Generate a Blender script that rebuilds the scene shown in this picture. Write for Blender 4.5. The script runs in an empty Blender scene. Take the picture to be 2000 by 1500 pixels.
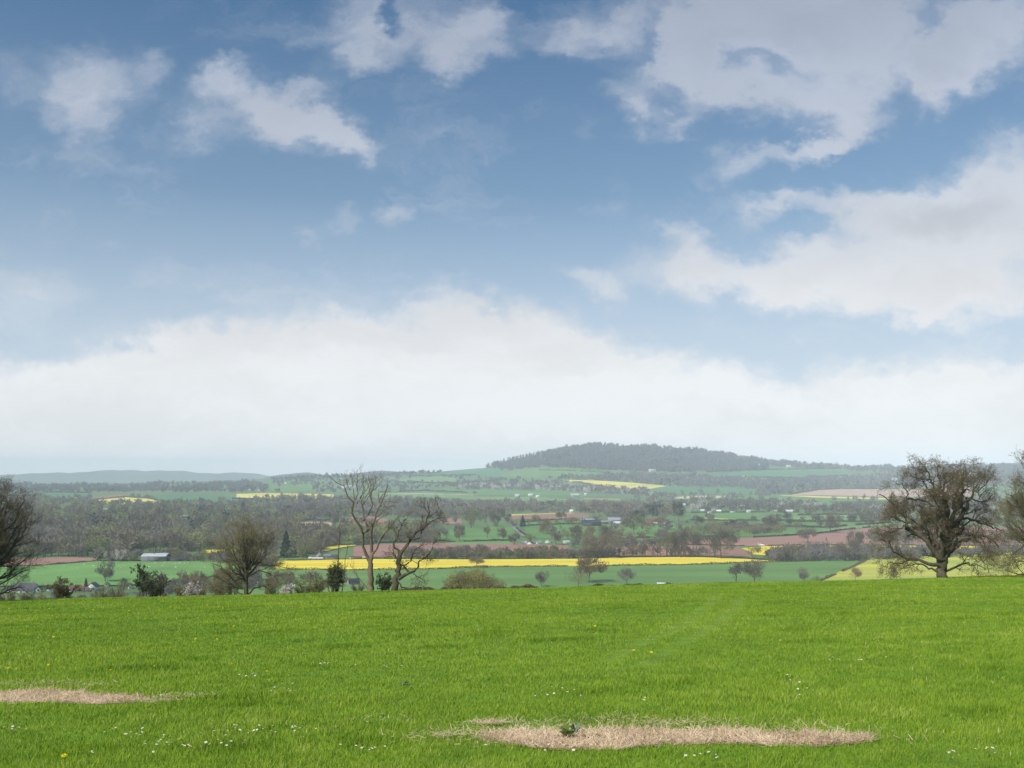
import bpy, math, random
import numpy as np
from math import radians, sin, cos, pi
SC = bpy.context.scene
C = SC.collection
# ---------------------------------------------------------------- camera
F = 1921.0            # focal length in units of the photograph's pixels (2000 wide)
HR = 925.0            # row of the true horizon
cam = bpy.data.cameras.new('camera'); cam.sensor_width = 36; cam.lens = 36*F/2000
cam.shift_y = (HR-750)/2000; cam.clip_start = .1; cam.clip_end = 90000
co = bpy.data.objects.new('camera', cam); C.objects.link(co)
co.location = (0, 0, 0); co.rotation_euler = (radians(90), 0, 0)
SC.camera = co
# ---------------------------------------------------------------- exposure
SC.view_settings.view_transform = 'Standard'; SC.view_settings.look = 'None'
SC.view_settings.exposure = 0.3; SC.view_settings.gamma = 1; SC.view_settings.use_curve_mapping = False
SC.cycles.max_bounces = 8; SC.cycles.diffuse_bounces = 3; SC.cycles.volume_bounces = 4
SC.cycles.transparent_max_bounces = 4
SC.cycles.use_denoising = True
# ---------------------------------------------------------------- sun
SUN_EL, SUN_AZ = radians(45), radians(-138)        # azimuth clockwise from the view direction (+Y)
from mathutils import Vector
sd = Vector((sin(SUN_AZ)*cos(SUN_EL), cos(SUN_AZ)*cos(SUN_EL), sin(SUN_EL)))
sl = bpy.data.lights.new('sun', 'SUN'); sl.energy = 4.4; sl.angle = radians(1.0); sl.color = (1, .95, .87)
so = bpy.data.objects.new('sun', sl); C.objects.link(so)
so.rotation_euler = (-sd).to_track_quat('-Z', 'Y').to_euler(); so.location = (-60, -20, 80)
# ---------------------------------------------------------------- world: Nishita sky with broken cloud
W = bpy.data.worlds.new('World'); SC.world = W; W.use_nodes = True
nt = W.node_tree; nt.nodes.clear()
def NN(t, kind, **kw):
    n = t.nodes.new(kind)
    for k, v in kw.items(): setattr(n, k, v)
    return n
def wire(t, a, b): t.links.new(a, b)
def MA(t, op, a, b=None, c=None, clamp=False):
    n = NN(t, 'ShaderNodeMath', operation=op, use_clamp=clamp)
    for i, x in enumerate((a, b, c)):
        if x is None: continue
        if isinstance(x, (int, float)): n.inputs[i].default_value = x
        else: wire(t, x, n.inputs[i])
    return n.outputs[0]
def MR(t, v, a, b, c=0., d=1., smooth=True):
    n = NN(t, 'ShaderNodeMapRange', interpolation_type='SMOOTHSTEP' if smooth else 'LINEAR')
    wire(t, v, n.inputs[0])
    for i, x in zip((1, 2, 3, 4), (a, b, c, d)): n.inputs[i].default_value = x
    return n.outputs[0]
def RAMP(t, v, stops, interp='LINEAR'):
    n = NN(t, 'ShaderNodeValToRGB'); n.color_ramp.interpolation = interp
    e = n.color_ramp.elements
    while len(e) < len(stops): e.new(.5)
    for q, (p, c) in zip(e, stops): q.position = p; q.color = (*c, 1) if len(c) == 3 else c
    wire(t, v, n.inputs[0]); return n.outputs[0]
def MIX(t, f, a, b, mode='MIX'):
    n = NN(t, 'ShaderNodeMix', data_type='RGBA', blend_type=mode)
    for s, x in ((n.inputs[0], f), (n.inputs[6], a), (n.inputs[7], b)):
        if isinstance(x, (int, float)): s.default_value = x
        elif isinstance(x, tuple): s.default_value = (*x, 1)
        else: wire(t, x, s)
    return n.outputs[2]
def srgb(r, g, b):
    f = lambda c: (c/255/12.92) if c/255 <= .04045 else ((c/255+.055)/1.055)**2.4
    return (f(r), f(g), f(b))
def build_sky():
    t = nt
    tc = NN(t, 'ShaderNodeTexCoord'); sp = NN(t, 'ShaderNodeSeparateXYZ'); wire(t, tc.outputs['Generated'], sp.inputs[0])
    y = MA(t, 'MAXIMUM', sp.outputs[1], .08)
    u = MA(t, 'DIVIDE', sp.outputs[0], y); v = MA(t, 'DIVIDE', sp.outputs[2], y)
    cv = NN(t, 'ShaderNodeCombineXYZ'); wire(t, u, cv.inputs[0]); wire(t, v, cv.inputs[1])
    def noise(vec, scale, det, rough=.55, sy=1., off=0.):
        m = NN(t, 'ShaderNodeMapping'); m.inputs['Scale'].default_value = (scale, scale*sy, 1); m.inputs['Location'].default_value = (off, off*.7, off)
        wire(t, vec, m.inputs[0])
        n = NN(t, 'ShaderNodeTexNoise', noise_dimensions='3D'); n.inputs['Scale'].default_value = 1
        n.inputs['Detail'].default_value = det; n.inputs['Roughness'].default_value = rough
        wire(t, m.outputs[0], n.inputs[0]); return n
    # domain warp
    w1 = noise(cv.outputs[0], 7, 4, .6, 1.5); w2 = noise(cv.outputs[0], 26, 5, .6, 1.4, 3.)
    def warp(vec, n, amp):
        s = NN(t, 'ShaderNodeVectorMath', operation='SUBTRACT'); wire(t, n.outputs['Color'], s.inputs[0]); s.inputs[1].default_value = (.5, .5, .5)
        q = NN(t, 'ShaderNodeVectorMath', operation='MULTIPLY_ADD'); wire(t, s.outputs[0], q.inputs[0]); q.inputs[1].default_value = (amp, amp*.8, 0)
        wire(t, vec, q.inputs[2]); return q.outputs[0]
    w3 = noise(cv.outputs[0], 75, 4, .6, 1.3, 5.)
    P = warp(warp(warp(cv.outputs[0], w1, .085), w2, .06), w3, .02)
    fb = noise(P, 11, 8, .6, 1.5, 7.).outputs['Fac']
    # cloud masses: column, row, half width, half height, tilt (deg), weight
    B = [(60,150,120,60,0,.6),(195,165,115,80,0,.9),(150,225,80,60,0,.5),(300,130,40,35,0,.5),(150,290,60,40,30,.32),
         (490,205,140,72,-12,1.),(620,240,140,58,-22,1.05),(700,268,70,36,-20,.7),(375,262,65,45,0,.65),(430,145,70,30,10,.5),(600,165,45,30,0,.5),
         (820,55,190,85,0,1.),(700,40,80,90,0,.8),(870,115,60,50,0,.7),(960,60,80,70,0,.7),(585,65,60,30,0,.55),(680,120,70,35,0,.45),
         (1160,45,115,62,0,.9),(1080,80,60,25,30,.4),
         (1440,40,210,120,0,1.3),(1680,40,260,120,0,1.4),(1900,75,190,95,15,1.25),(1320,110,70,80,0,.7),(1840,150,120,50,0,.7),
         (1390,95,70,35,30,.7),(1480,175,115,50,-18,1.1),(1380,170,60,45,0,.8),(1620,170,110,45,0,.8),(1650,220,70,45,0,.8),(1600,265,60,30,25,.8),(1230,185,60,55,0,.8),(1240,240,45,40,0,.8),(1320,240,50,35,40,.7),
         (1450,310,80,35,0,.62),(1540,305,70,25,10,.5),(1590,280,50,25,25,.5),(1440,340,50,40,0,.4),
         (1950,360,190,80,22,1.35),(1800,420,260,60,8,1.3),(1560,390,150,26,0,.8),(1900,480,250,90,0,1.5),(1500,410,70,30,20,.6),
         (1360,470,70,40,-20,.9),(1330,525,120,55,0,1.1),(1500,530,150,55,0,.95),(1700,560,230,60,0,1.3),(1900,590,200,55,0,1.2),(1620,500,120,40,0,.7),(1320,430,50,25,0,.4),
         (775,405,42,28,20,.75),(683,437,34,30,0,.42),(617,460,36,22,0,.6),(1188,390,36,36,30,.42),(1143,262,34,34,0,.36),(1150,540,70,30,-10,.62),(1190,570,50,30,-30,.4),
         (1510,122,120,34,-8,-.72),(1825,32,75,42,25,-.85),(1765,125,30,60,0,-.7),(762,34,34,28,0,-1.0),(1010,20,40,45,0,-.6),(1265,70,22,60,-10,-.45),(1620,110,360,150,0,.35),(1560,440,70,18,0,-.6),(60,560,140,55,0,.55),(20,620,110,40,0,.45),(230,650,160,40,0,.3)]
    S = None
    for (cx, cy, rx, ry, rot, w) in B:
        m = NN(t, 'ShaderNodeMapping', vector_type='TEXTURE')
        m.inputs['Location'].default_value = ((cx-1000)/F, (HR-cy)/F, 0)
        m.inputs['Rotation'].default_value = (0, 0, radians(rot)); m.inputs['Scale'].default_value = (rx*1.5/F, ry*1.5/F, 1)
        wire(t, P, m.inputs[0])
        l = NN(t, 'ShaderNodeVectorMath', operation='LENGTH'); wire(t, m.outputs[0], l.inputs[0])
        b = MR(t, l.outputs['Value'], 1.0, 0.0, 0, w*.86)
        S = b if S is None else MA(t, 'ADD', S, b)
    # low bank of cloud along the horizon: its upper edge as a curve over the column
    fc = NN(t, 'ShaderNodeFloatCurve'); sP = NN(t, 'ShaderNodeSeparateXYZ'); wire(t, P, sP.inputs[0])
    edge = [(-400,690),(0,692),(130,672),(280,640),(440,622),(590,600),(700,592),(850,556),(930,546),(990,572),(1080,592),(1180,632),(1260,660),(1330,690),(1480,708),(1640,700),(1780,702),(1950,692),(2100,700),(2400,690)]
    pts = [((px+500)/3000, (HR-r)/500) for px, r in edge]
    cur = fc.mapping.curves[0]
    cur.points[0].location = (0, pts[0][1]); cur.points[1].location = (1, pts[-1][1])
    for p in pts[1:-1]: cur.points.new(*p)
    fc.mapping.update()
    wire(t, MR(t, sP.outputs[0], (-500-1000)/F, (2500-1000)/F, 0, 1, False), fc.inputs['Value'])
    ev = MA(t, 'MULTIPLY', fc.outputs[0], 500/F)
    bank = MR(t, MA(t, 'SUBTRACT', ev, sP.outputs[1]), -.03, .06, 0, 1)
    # second veil above the bank on the right
    fine = MA(t, 'MULTIPLY_ADD', fb, 1.9, .05)
    m1 = MR(t, MA(t, 'MULTIPLY', S, fine), .06, 1.18, 0, 1)
    halo = MA(t, 'MULTIPLY', MR(t, S, 0, .75, 0, .95), MR(t, fb, .30, .72, .15, .95))
    wisp = noise(P, 6, 6, .62, 2.4, 21.).outputs['Fac']
    m1 = MA(t, 'MAXIMUM', m1, MA(t, 'MAXIMUM', halo, MR(t, wisp, .5, .78, 0, .35)))
    bk = MR(t, MA(t, 'MULTIPLY', bank, fine), .15, .75, 0, 1)
    # loose cloud over the rest of the sky, outside the view
    n3 = noise(tc.outputs['Generated'], 2.2, 6, .55, 1, 11.).outputs['Fac']
    away = MR(t, MA(t, 'ABSOLUTE', u), .62, .95, 0, 1)
    up = MR(t, v, .62, .85, 0, 1)
    other = MA(t, 'MULTIPLY', MR(t, n3, .48, .66, 0, .8), MA(t, 'MAXIMUM', away, up))
    ou = MA(t, 'MAXIMUM', m1, other)
    # the sky itself
    sky = NN(t, 'ShaderNodeTexSky', sky_type='NISHITA'); sky.sun_disc = False
    sky.sun_elevation = SUN_EL; sky.sun_rotation = SUN_AZ; sky.altitude = 150; sky.air_density = 1.0; sky.dust_density = 1.2; sky.ozone_density = 2.2
    mul = NN(t, 'ShaderNodeVectorMath', operation='SCALE'); wire(t, sky.outputs[0], mul.inputs[0]); mul.inputs['Scale'].default_value = SKY
    el = sp.outputs[2]
    base = MIX(t, 1., mul.outputs[0], RAMP(t, MR(t, el, 0, .5, 0, 1, False), SKYTINT), 'MULTIPLY')
    veil = RAMP(t, MR(t, el, 0, .45, 0, 1, False), [(0, (.95,)*3), (.2, (.84,)*3), (.30, (.64,)*3), (.42, (.40,)*3), (.6, (.12,)*3), (1, (0,)*3)])
    base = MIX(t, veil, base, srgb(206, 220, 236))
    # cloud light: cooler and dimmer higher up, mottled by the thickness
    ccol = RAMP(t, MR(t, el, 0, .45, 0, 1, False), [(0, srgb(249,249,250)), (.22, srgb(242,243,245)), (.38, srgb(230,231,235)), (.5, srgb(214,218,226)), (.66, srgb(202,208,221)), (.85, srgb(188,196,212)), (1, srgb(172,180,197))])
    thick = MR(t, S, 1.1, 3.0, 1.0, .80)
    n4 = noise(P, 5, 5, .5, 2.2, 2.).outputs['Fac']
    shade = MA(t, 'MULTIPLY', thick, MR(t, n4, .3, .7, .93, 1.04))
    cs = NN(t, 'ShaderNodeVectorMath', operation='SCALE'); wire(t, ccol, cs.inputs[0]); wire(t, shade, cs.inputs['Scale'])
    n5 = noise(P, 4, 5, .55, 3.2, 5.).outputs['Fac']
    bs = NN(t, 'ShaderNodeVectorMath', operation='SCALE'); wire(t, ccol, bs.inputs[0]); wire(t, MR(t, n5, .38, .62, .93, 1.03), bs.inputs['Scale'])
    mask = MA(t, 'MULTIPLY', ou, MR(t, el, .1, .4, .97, .84))
    c1 = MIX(t, mask, base, cs.outputs[0])
    c2 = MIX(t, MA(t, 'MULTIPLY', bk, .95), c1, bs.outputs[0])
    bg = NN(t, 'ShaderNodeBackground'); wire(t, c2, bg.inputs[0]); bg.inputs[1].default_value = .81
    out = NN(t, 'ShaderNodeOutputWorld'); wire(t, bg.outputs[0], out.inputs[0])
SKY = 0.10
SKYTINT = [(0, (1, 1.0, 1.03)), (.3, (.97, 1.02, 1.05)), (.55, (.80, .99, 1.04)), (1, (.50, .84, 1.0))]
build_sky()
W.cycles.sampling_method = 'MANUAL'; W.cycles.sample_map_resolution = 1024
# ---------------------------------------------------------------- helpers
rng = np.random.default_rng(7)
def tag(o, label=None, cat=None, group=None, kind=None):
    if label: o['label'] = label
    if cat: o['category'] = cat
    if group: o['group'] = group
    if kind: o['kind'] = kind
    return o
def mesh_np(name, V, polys, mats=(), midx=None, smooth=False, attrs=None):
    """polys: list of index arrays (n,3)/(n,4)"""
    me = bpy.data.meshes.new(name); V = np.asarray(V, np.float32)
    me.vertices.add(len(V)); me.vertices.foreach_set('co', V.ravel())
    polys = [np.asarray(p, np.int32) for p in polys if len(p)]
    nl = sum(p.size for p in polys); npol = sum(len(p) for p in polys)
    me.loops.add(nl); me.loops.foreach_set('vertex_index', np.concatenate([p.ravel() for p in polys]))
    tot = np.concatenate([np.full(len(p), p.shape[1], np.int32) for p in polys])
    me.polygons.add(npol); me.polygons.foreach_set('loop_start', np.concatenate([[0], np.cumsum(tot)[:-1]]).astype(np.int32))
    if midx is not None: me.polygons.foreach_set('material_index', np.asarray(midx, np.int32))
    if smooth: me.polygons.foreach_set('use_smooth', np.ones(npol, bool))
    for m in mats: me.materials.append(m)
    for k, a in (attrs or {}).items():
        at = me.attributes.new(k, 'FLOAT', 'POINT'); at.data.foreach_set('value', np.asarray(a, np.float32))
    me.update(calc_edges=True); me.validate(); return me
def link(name, me, parent=None, loc=None, rot=None):
    o = bpy.data.objects.new(name, me); C.objects.link(o)
    if parent is not None: o.parent = parent
    if loc is not None: o.location = loc
    if rot is not None: o.rotation_euler = (0, 0, rot)
    return o
def empty(name, loc, rot=0, scale=1):
    o = bpy.data.objects.new(name, None); C.objects.link(o); o.location = loc; o.rotation_euler = (0, 0, rot); o.scale = (scale,)*3 if isinstance(scale, (int, float)) else scale
    o.empty_display_size = .5
    return o
def mat(name, cols, scale=1., rough=.9, detail=5, coord='Object', bump=0., stretch=(1, 1, 1), rnd=0., spec=.2, trans=0., attr=None, stops=None):
    """noise-varied procedural material; rnd = variation from object to object; attr = per-vertex tone mixed in"""
    m = bpy.data.materials.new(name); m.use_nodes = True; t = m.node_tree; t.nodes.clear()
    tc = NN(t, 'ShaderNodeTexCoord'); mp = NN(t, 'ShaderNodeMapping'); mp.inputs['Scale'].default_value = stretch
    if coord == 'World':
        g = NN(t, 'ShaderNodeNewGeometry'); wire(t, g.outputs['Position'], mp.inputs[0])
    else: wire(t, tc.outputs[coord], mp.inputs[0])
    n = NN(t, 'ShaderNodeTexNoise'); n.inputs['Scale'].default_value = scale; n.inputs['Detail'].default_value = detail; n.inputs['Roughness'].default_value = .62
    wire(t, mp.outputs[0], n.inputs[0])
    f = MR(t, n.outputs['Fac'], .3, .7, 0, 1, False)
    if attr:
        a = NN(t, 'ShaderNodeAttribute', attribute_name=attr); f = MA(t, 'ADD', MA(t, 'MULTIPLY', f, .35), MA(t, 'MULTIPLY', a.outputs['Fac'], .65), clamp=True)
    st = stops or [i/(len(cols)-1) for i in range(len(cols))]
    c = RAMP(t, f, list(zip(st, cols)))
    if rnd:
        oi = NN(t, 'ShaderNodeObjectInfo'); h = NN(t, 'ShaderNodeHueSaturation'); wire(t, c, h.inputs['Color'])
        wire(t, MR(t, oi.outputs['Random'], 0, 1, 1-rnd, 1+rnd, False), h.inputs['Value'])
        wire(t, MR(t, MA(t, 'FRACT', MA(t, 'MULTIPLY', oi.outputs['Random'], 17.3)), 0, 1, .5-rnd*.07, .5+rnd*.07, False), h.inputs['Hue'])
        c = h.outputs[0]
    b = NN(t, 'ShaderNodeBsdfPrincipled'); wire(t, c, b.inputs['Base Color']); b.inputs['Roughness'].default_value = rough; b.inputs['Specular IOR Level'].default_value = spec
    if bump:
        bp = NN(t, 'ShaderNodeBump'); bp.inputs['Strength'].default_value = bump; wire(t, n.outputs['Fac'], bp.inputs['Height']); wire(t, bp.outputs[0], b.inputs['Normal'])
    s = b.outputs[0]
    if trans:
        tr = NN(t, 'ShaderNodeBsdfTranslucent'); wire(t, c, tr.inputs[0]); mx = NN(t, 'ShaderNodeMixShader'); mx.inputs[0].default_value = trans
        wire(t, s, mx.inputs[1]); wire(t, tr.outputs[0], mx.inputs[2]); s = mx.outputs[0]
    o = NN(t, 'ShaderNodeOutputMaterial'); wire(t, s, o.inputs[0]); return m
# ---------------------------------------------------------------- the lie of the land
DROP = 80.
CRX = np.array([-900, 0, 100, 250, 400, 500, 560, 640, 700, 860, 940, 1000, 1060, 1110, 1150, 1250, 1330, 1380, 1450, 1500, 1600, 1700, 1800, 1900, 2000, 2300, 2900])
CRR = np.array([944, 944, 945, 944, 940, 936, 933, 931, 928, 922, 915, 903, 888, 877, 871, 873, 878, 883, 894, 902, 908, 913, 914, 910, 908, 906, 920])
def ridge(px): return np.interp(px, CRX, CRR)
def dist(px, row):
    px, row = np.asarray(px, float), np.asarray(row, float)
    flat = DROP*F/np.maximum(row-HR, 1)
    rr = ridge(px); D0 = DROP*F/(1000-HR)                 # 2049 at row 1000
    a = D0 + (1000-row)/35.*1350                            # to 3400 at row 965
    k = np.clip((965-row)/(965-rr), 0, 1); b = 3400 + k*1900
    return np.where(row >= 1000, flat, np.where(row >= 965, a, b))
def pt(px, row):                                            # a point of the valley floor or hillside
    D = dist(px, row); px = np.asarray(px, float); row = np.asarray(row, float)
    return np.stack([(px-1000)/F*D, D, -(row-HR)/F*D], -1)
def near_z(x, y):
    e = np.maximum(np.asarray(y, float)-85, 0)
    ex = np.where(e < 41.7, .0012*e*e, 2.087+.1*(e-41.7))
    und = .05*np.sin(x*.21+1)*np.cos(y*.17)+.03*np.sin(x*.5+y*.31)
    return -(1.6+.099*y-.024*x) - ex + und*np.clip(np.abs(y)/20, .3, 1)
def near_hit(px, row):                                      # pixel of the near field -> ground point
    u = (px-1000)/F; s = (row-HR)/F; d = 1.6/(s-.099+.024*u); return u*d, d
# ---------------------------------------------------------------- ground, valley, far hills
M_past = mat('pasture', [(.065,.12,.045), (.095,.16,.055), (.12,.185,.065)], .004, coord='World', detail=8)
M_hill = mat('far_hill_wood', [(.05,.055,.05), (.07,.085,.06), (.08,.11,.065)], .0012, coord='World', detail=10, stretch=(1, 2, 1))
M_ridge = mat('ridge_wood', [(.055,.05,.06), (.085,.08,.085)], .01, coord='World', detail=10)
def grid_mesh(name, P, m, smooth=True):
    n, k, _ = P.shape; idx = np.arange(n*k).reshape(n, k)
    q = np.stack([idx[:-1, :-1], idx[:-1, 1:], idx[1:, 1:], idx[1:, :-1]], -1).reshape(-1, 4)
    return mesh_np(name, P.reshape(-1, 3), [q], [m], smooth=smooth)
gx = np.linspace(-15000, 15000, 29); gy = np.linspace(-3000, 12600, 16)
G = np.stack(np.meshgrid(gx, gy), -1); G = np.concatenate([G, np.full(G.shape[:2]+(1,), -96.)], -1)
tag(link('ground', grid_mesh('ground', G, M_past)), kind='structure')
cols = np.concatenate([np.arange(-1100, -20, 30), np.arange(-20, 2021, 6), np.arange(2030, 3100, 30)]).astype(float)
ts = np.concatenate([np.arange(1330, 1000, -3), np.arange(1000, 965, -1.5)])
rows = []
for r in ts: rows.append(pt(cols, np.full_like(cols, r)))
for k in np.linspace(0, 1, 26): rows.append(pt(cols, 965+(ridge(cols)-965)*k))
last = rows[-1].copy()
for k, dd in ((1, 300), (2, 900), (3, 2600)):
    b = last.copy(); b[:, 1] += dd; b[:, 0] *= b[:, 1]/last[:, 1]; b[:, 2] = last[:, 2]-(last[:, 2]+98)*(k/3)**1.3; rows.append(b)
tag(link('valley', grid_mesh('valley', np.stack(rows), M_past)), kind='structure')
def far_hill(name, xs, rs, D, m, back=1500):
    px = np.arange(xs[0], xs[-1]+1, 8.); rr = np.interp(px, xs, rs)
    rr = rr + 1.1*np.sin(px*.05)+.7*np.sin(px*.13+2)*1.0
    R = []
    for k in np.linspace(0, 1, 9):
        d = D-1400*(1-k); top = -(rr-HR)/F*D
        z = -97+(top+97)*np.sin(k*pi/2)**1.2
        R.append(np.stack([(px-1000)/F*D, np.full_like(px, d), z], -1))
    for k in (.5, 1):
        R.append(np.stack([(px-1000)/F*D, np.full_like(px, D+back*k), -97+(-(rr-HR)/F*D+97)*(1-k)], -1))
    return tag(link(name, grid_mesh(name, np.stack(R), m)), kind='structure')
far_hill('far_hills', [-1200,-600,-200,0,90,180,260,340,420,480,540,600,680,760,800], [930,926,928,927,925,921,918,920,924,924,929,930,933,935,940], 10500, M_hill, 1000)
far_hill('far_hills', [500,540,560,580,610,640,660,700], [936,931,926,924.5,924.5,928,931,936], 7200, M_hill, 800)
far_hill('far_hills', [640,690,730,770,800,840,900], [935,926,921,919,922,925,935], 6900, M_hill, 800)
far_hill('far_hills', [1650,1700,1800,1900,2000,2200,2500,3200], [935,915,911,905,905,903,910,925], 7600, M_ridge, 800)
M_turf = mat('turf', [(.075,.14,.012), (.12,.215,.018), (.17,.28,.026)], 1.3, coord='World', detail=8, bump=.3)
xs = np.concatenate([np.arange(-420, -80, 8), np.arange(-80, 80, 1.), np.arange(80, 421, 8)]); ys = np.concatenate([np.arange(-60, 0, 4), np.arange(0, 130, 1.), np.arange(130, 560, 6)])
X, Y = np.meshgrid(xs, ys); tag(link('field', grid_mesh('field', np.stack([X, Y, near_z(X, Y)], -1), M_turf)), kind='structure')
# ---------------------------------------------------------------- fields of the valley (own sheets draped on it)
def crop(name, c, scale=.02, stretch=(1, 1, 1)):
    return mat(name, [tuple(v*.78 for v in c), c, tuple(min(v*1.18, .9) for v in c)], scale, coord='World', detail=8, stretch=stretch)
YEL = crop('rape_in_flower', (.66,.53,.045), .03, (.3, 2, 1)); YPALE = crop('rape_thin', (.42,.42,.10), .02, (.3, 2, 1)); YHILL = crop('rape_far', (.60,.52,.12), .01)
MIXY = mat('rape_coming_into_flower', [(.22,.30,.06), (.36,.38,.06), (.55,.50,.05)], .012, coord='World', detail=7, stretch=(.35, 2.2, 1))
CORN = crop('young_corn', (.11,.205,.055), .012, (.4, 2, 1)); GRN = crop('meadow', (.095,.20,.05), .015); GRN2 = crop('meadow_pale', (.14,.24,.08), .015); GRN3 = crop('pasture_bright', (.13,.26,.07), .02); BLUG = crop('winter_wheat', (.065,.17,.07), .01)
RED = crop('ploughed_red', (.28,.155,.125), .02, (.3, 2, 1)); BRN = crop('ploughed_brown', (.25,.14,.10), .02, (.3, 2, 1)); PINK = crop('tilth_pale', (.42,.29,.22), .02); CREAM = crop('stubble', (.45,.45,.27), .02)
FIELDS = []
def field(name, m, top, bot, step=6., i=[0]):
    """draped sheet between an upper and a lower edge, each a list of (column, row)"""
    x0 = max(top[0][0], bot[0][0]); x1 = min(top[-1][0], bot[-1][0])
    px = np.linspace(x0, x1, max(3, int((x1-x0)/step)+1)); tr = np.interp(px, *zip(*top)); br = np.maximum(np.interp(px, *zip(*bot)), tr+.05)
    n = int(max(2, np.max(br-tr)/2.5)); k = np.linspace(0, 1, n+1)[:, None]
    P = pt(np.repeat(px[None], n+1, 0), br*(1-k)+tr*k); P[..., 2] += .2+.02*i[0]; i[0] += 1
    tag(link(name, grid_mesh(name, P, m)), kind='structure'); FIELDS.append((x0, x1, top, bot))
def in_field(px, row):
    for x0, x1, t, b in FIELDS:
        if x0 < px < x1 and np.interp(px, *zip(*t)) < row < np.interp(px, *zip(*b)): return True
    return False
field('rape_field', YEL, [(535,1096),(600,1094),(730,1092),(900,1093),(1120,1092),(1200,1089.5),(1350,1088),(1450,1091.5),(1530,1096.5)],
      [(535,1110),(560,1112),(700,1113),(850,1111),(940,1107.5),(1120,1106),(1200,1104.5),(1350,1103),(1450,1099),(1530,1097)])
field('corn_field', CORN, [(440,1116),(560,1112.5),(700,1113.5),(850,1111.5),(940,1108),(1120,1106.5),(1200,1105),(1350,1103.5),(1450,1099.5),(1530,1097.5),(1600,1096),(1684,1096.5)],
      [(440,1190),(1540,1175),(1604,1134),(1684,1097.2)])
field('rape_field', MIXY, [(1560,1166),(1606,1133),(1692,1092),(1760,1089),(1870,1083),(2000,1076),(2300,1062)], [(1560,1190),(2300,1190)])
field('rape_field', YEL, [(1440,1072),(1482,1067.5),(1550,1065.5),(1640,1065.5),(1760,1066),(2000,1067),(2200,1067)], [(1440,1080),(1480,1084),(1512,1086),(1560,1084),(1640,1078),(1760,1076),(2200,1076)])
field('ploughed_field', RED, [(1220,1064),(1345,1056),(1440,1051.5),(1535,1047.5),(1600,1043),(1650,1036),(1700,1031),(1740,1029.5),(1860,1028),(2000,1031),(2200,1035)],
      [(1220,1068),(1345,1064),(1480,1067),(1550,1065),(2200,1066.5)])
field('ploughed_field', BRN, [(1200,1069),(1345,1065),(1440,1068),(1470,1080)], [(1200,1086),(1440,1086),(1470,1090)])
field('ploughed_field', RED, [(690,1068),(740,1063),(900,1060),(1000,1061.5),(1110,1066)], [(690,1088),(830,1088),(990,1080),(1110,1074)])
field('meadow', GRN, [(850,1040),(900,1031),(985,1027),(1005,1029)], [(850,1060),(1005,1058)])
field('meadow', GRN2, [(880,1058),(1000,1055)], [(880,1064),(1000,1063)])
field('meadow', GRN, [(1018,1022),(1060,1018),(1120,1014),(1132,1016)], [(1018,1026),(1060,1024),(1132,1022)])
field('meadow', GRN, [(1025,1029),(1060,1027),(1140,1024),(1200,1026)], [(1025,1050),(1120,1054),(1200,1052)])
field('meadow', GRN, [(1225,1027),(1300,1024),(1360,1028)], [(1225,1050),(1300,1049),(1360,1046)])
field('meadow', GRN2, [(1230,1052.5),(1300,1050.5)], [(1230,1055),(1300,1053)])
field('meadow', GRN, [(1350,1004),(1430,1002),(1500,1003),(1560,1002)], [(1350,1011),(1430,1016),(1560,1016)])
field('rape_field', YPALE, [(1366,1012.2),(1400,1012),(1435,1014.5)], [(1366,1013.6),(1400,1014.2),(1435,1016)])
field('meadow', GRN2, [(1548,1008),(1620,1006),(1700,1007)], [(1548,1019),(1700,1018)])
field('meadow', GRN, [(1530,1020.5),(1620,1020),(1700,1020)], [(1530,1028),(1620,1030),(1700,1029)])
field('meadow', GRN, [(1380,1029),(1450,1033),(1530,1034),(1620,1032)], [(1380,1046),(1450,1048),(1530,1045),(1620,1038)])
field('meadow', GRN2, [(1600,1036.5),(1650,1029),(1700,1025),(1740,1022)], [(1600,1041),(1650,1035),(1700,1030),(1740,1028.5)])
field('ploughed_field', PINK, [(1547,966),(1600,957.5),(1650,955.5),(1735,956),(1900,953)], [(1547,967),(1600,967.5),(1735,971),(1900,970)])
field('rape_field', YHILL, [(1525,967.4),(1600,969.3),(1735,973),(1900,974)], [(1525,968.6),(1600,972.3),(1735,976.3),(1900,977)])
field('rape_field', YHILL, [(1085,937.5),(1150,938),(1230,942.5),(1300,949)], [(1085,939),(1130,942),(1200,955),(1235,957.5),(1262,956),(1300,950)])
field('stubble_field', CREAM, [(1318,972),(1340,969),(1400,968.5),(1436,968.5)], [(1318,974),(1360,975.5),(1400,973),(1436,969.5)])
field('rape_field', YHILL, [(1140,974),(1212,975)], [(1140,974.8),(1212,976)])
field('rape_field', YHILL, [(172,978.5),(245,971.5),(290,974.5),(324,981.5)], [(172,980),(205,983),(240,987),(300,987),(324,983)])
field('winter_wheat_field', BLUG, [(290,969),(360,966),(420,968),(490,974)], [(290,973),(330,984),(420,985),(490,984)])
field('ploughed_field', BRN, [(170,975),(200,969),(235,966),(240,967)], [(170,978),(200,976),(235,972),(240,971)])
field('winter_wheat_field', BLUG, [(40,967),(110,963),(175,964)], [(40,971),(110,973),(175,971)])
field('rape_field', YHILL, [(462,965),(520,963.5),(600,964.5),(652,966)], [(462,972),(520,974),(600,975),(652,975)])
field('meadow', GRN, [(522,951),(540,948),(612,947)], [(522,961),(540,961),(612,961)])
field('ploughed_field', PINK, [(583,1022),(600,1020),(640,1020),(648,1022)], [(583,1026),(600,1034),(618,1039),(648,1038)])
field('ploughed_field', RED, [(664,1014),(700,1009),(735,1010),(760,1016)], [(664,1026),(700,1027),(760,1030)])
field('ploughed_field', RED, [(860,1017),(875,1013),(902,1014)], [(860,1025),(902,1024)])
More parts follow.
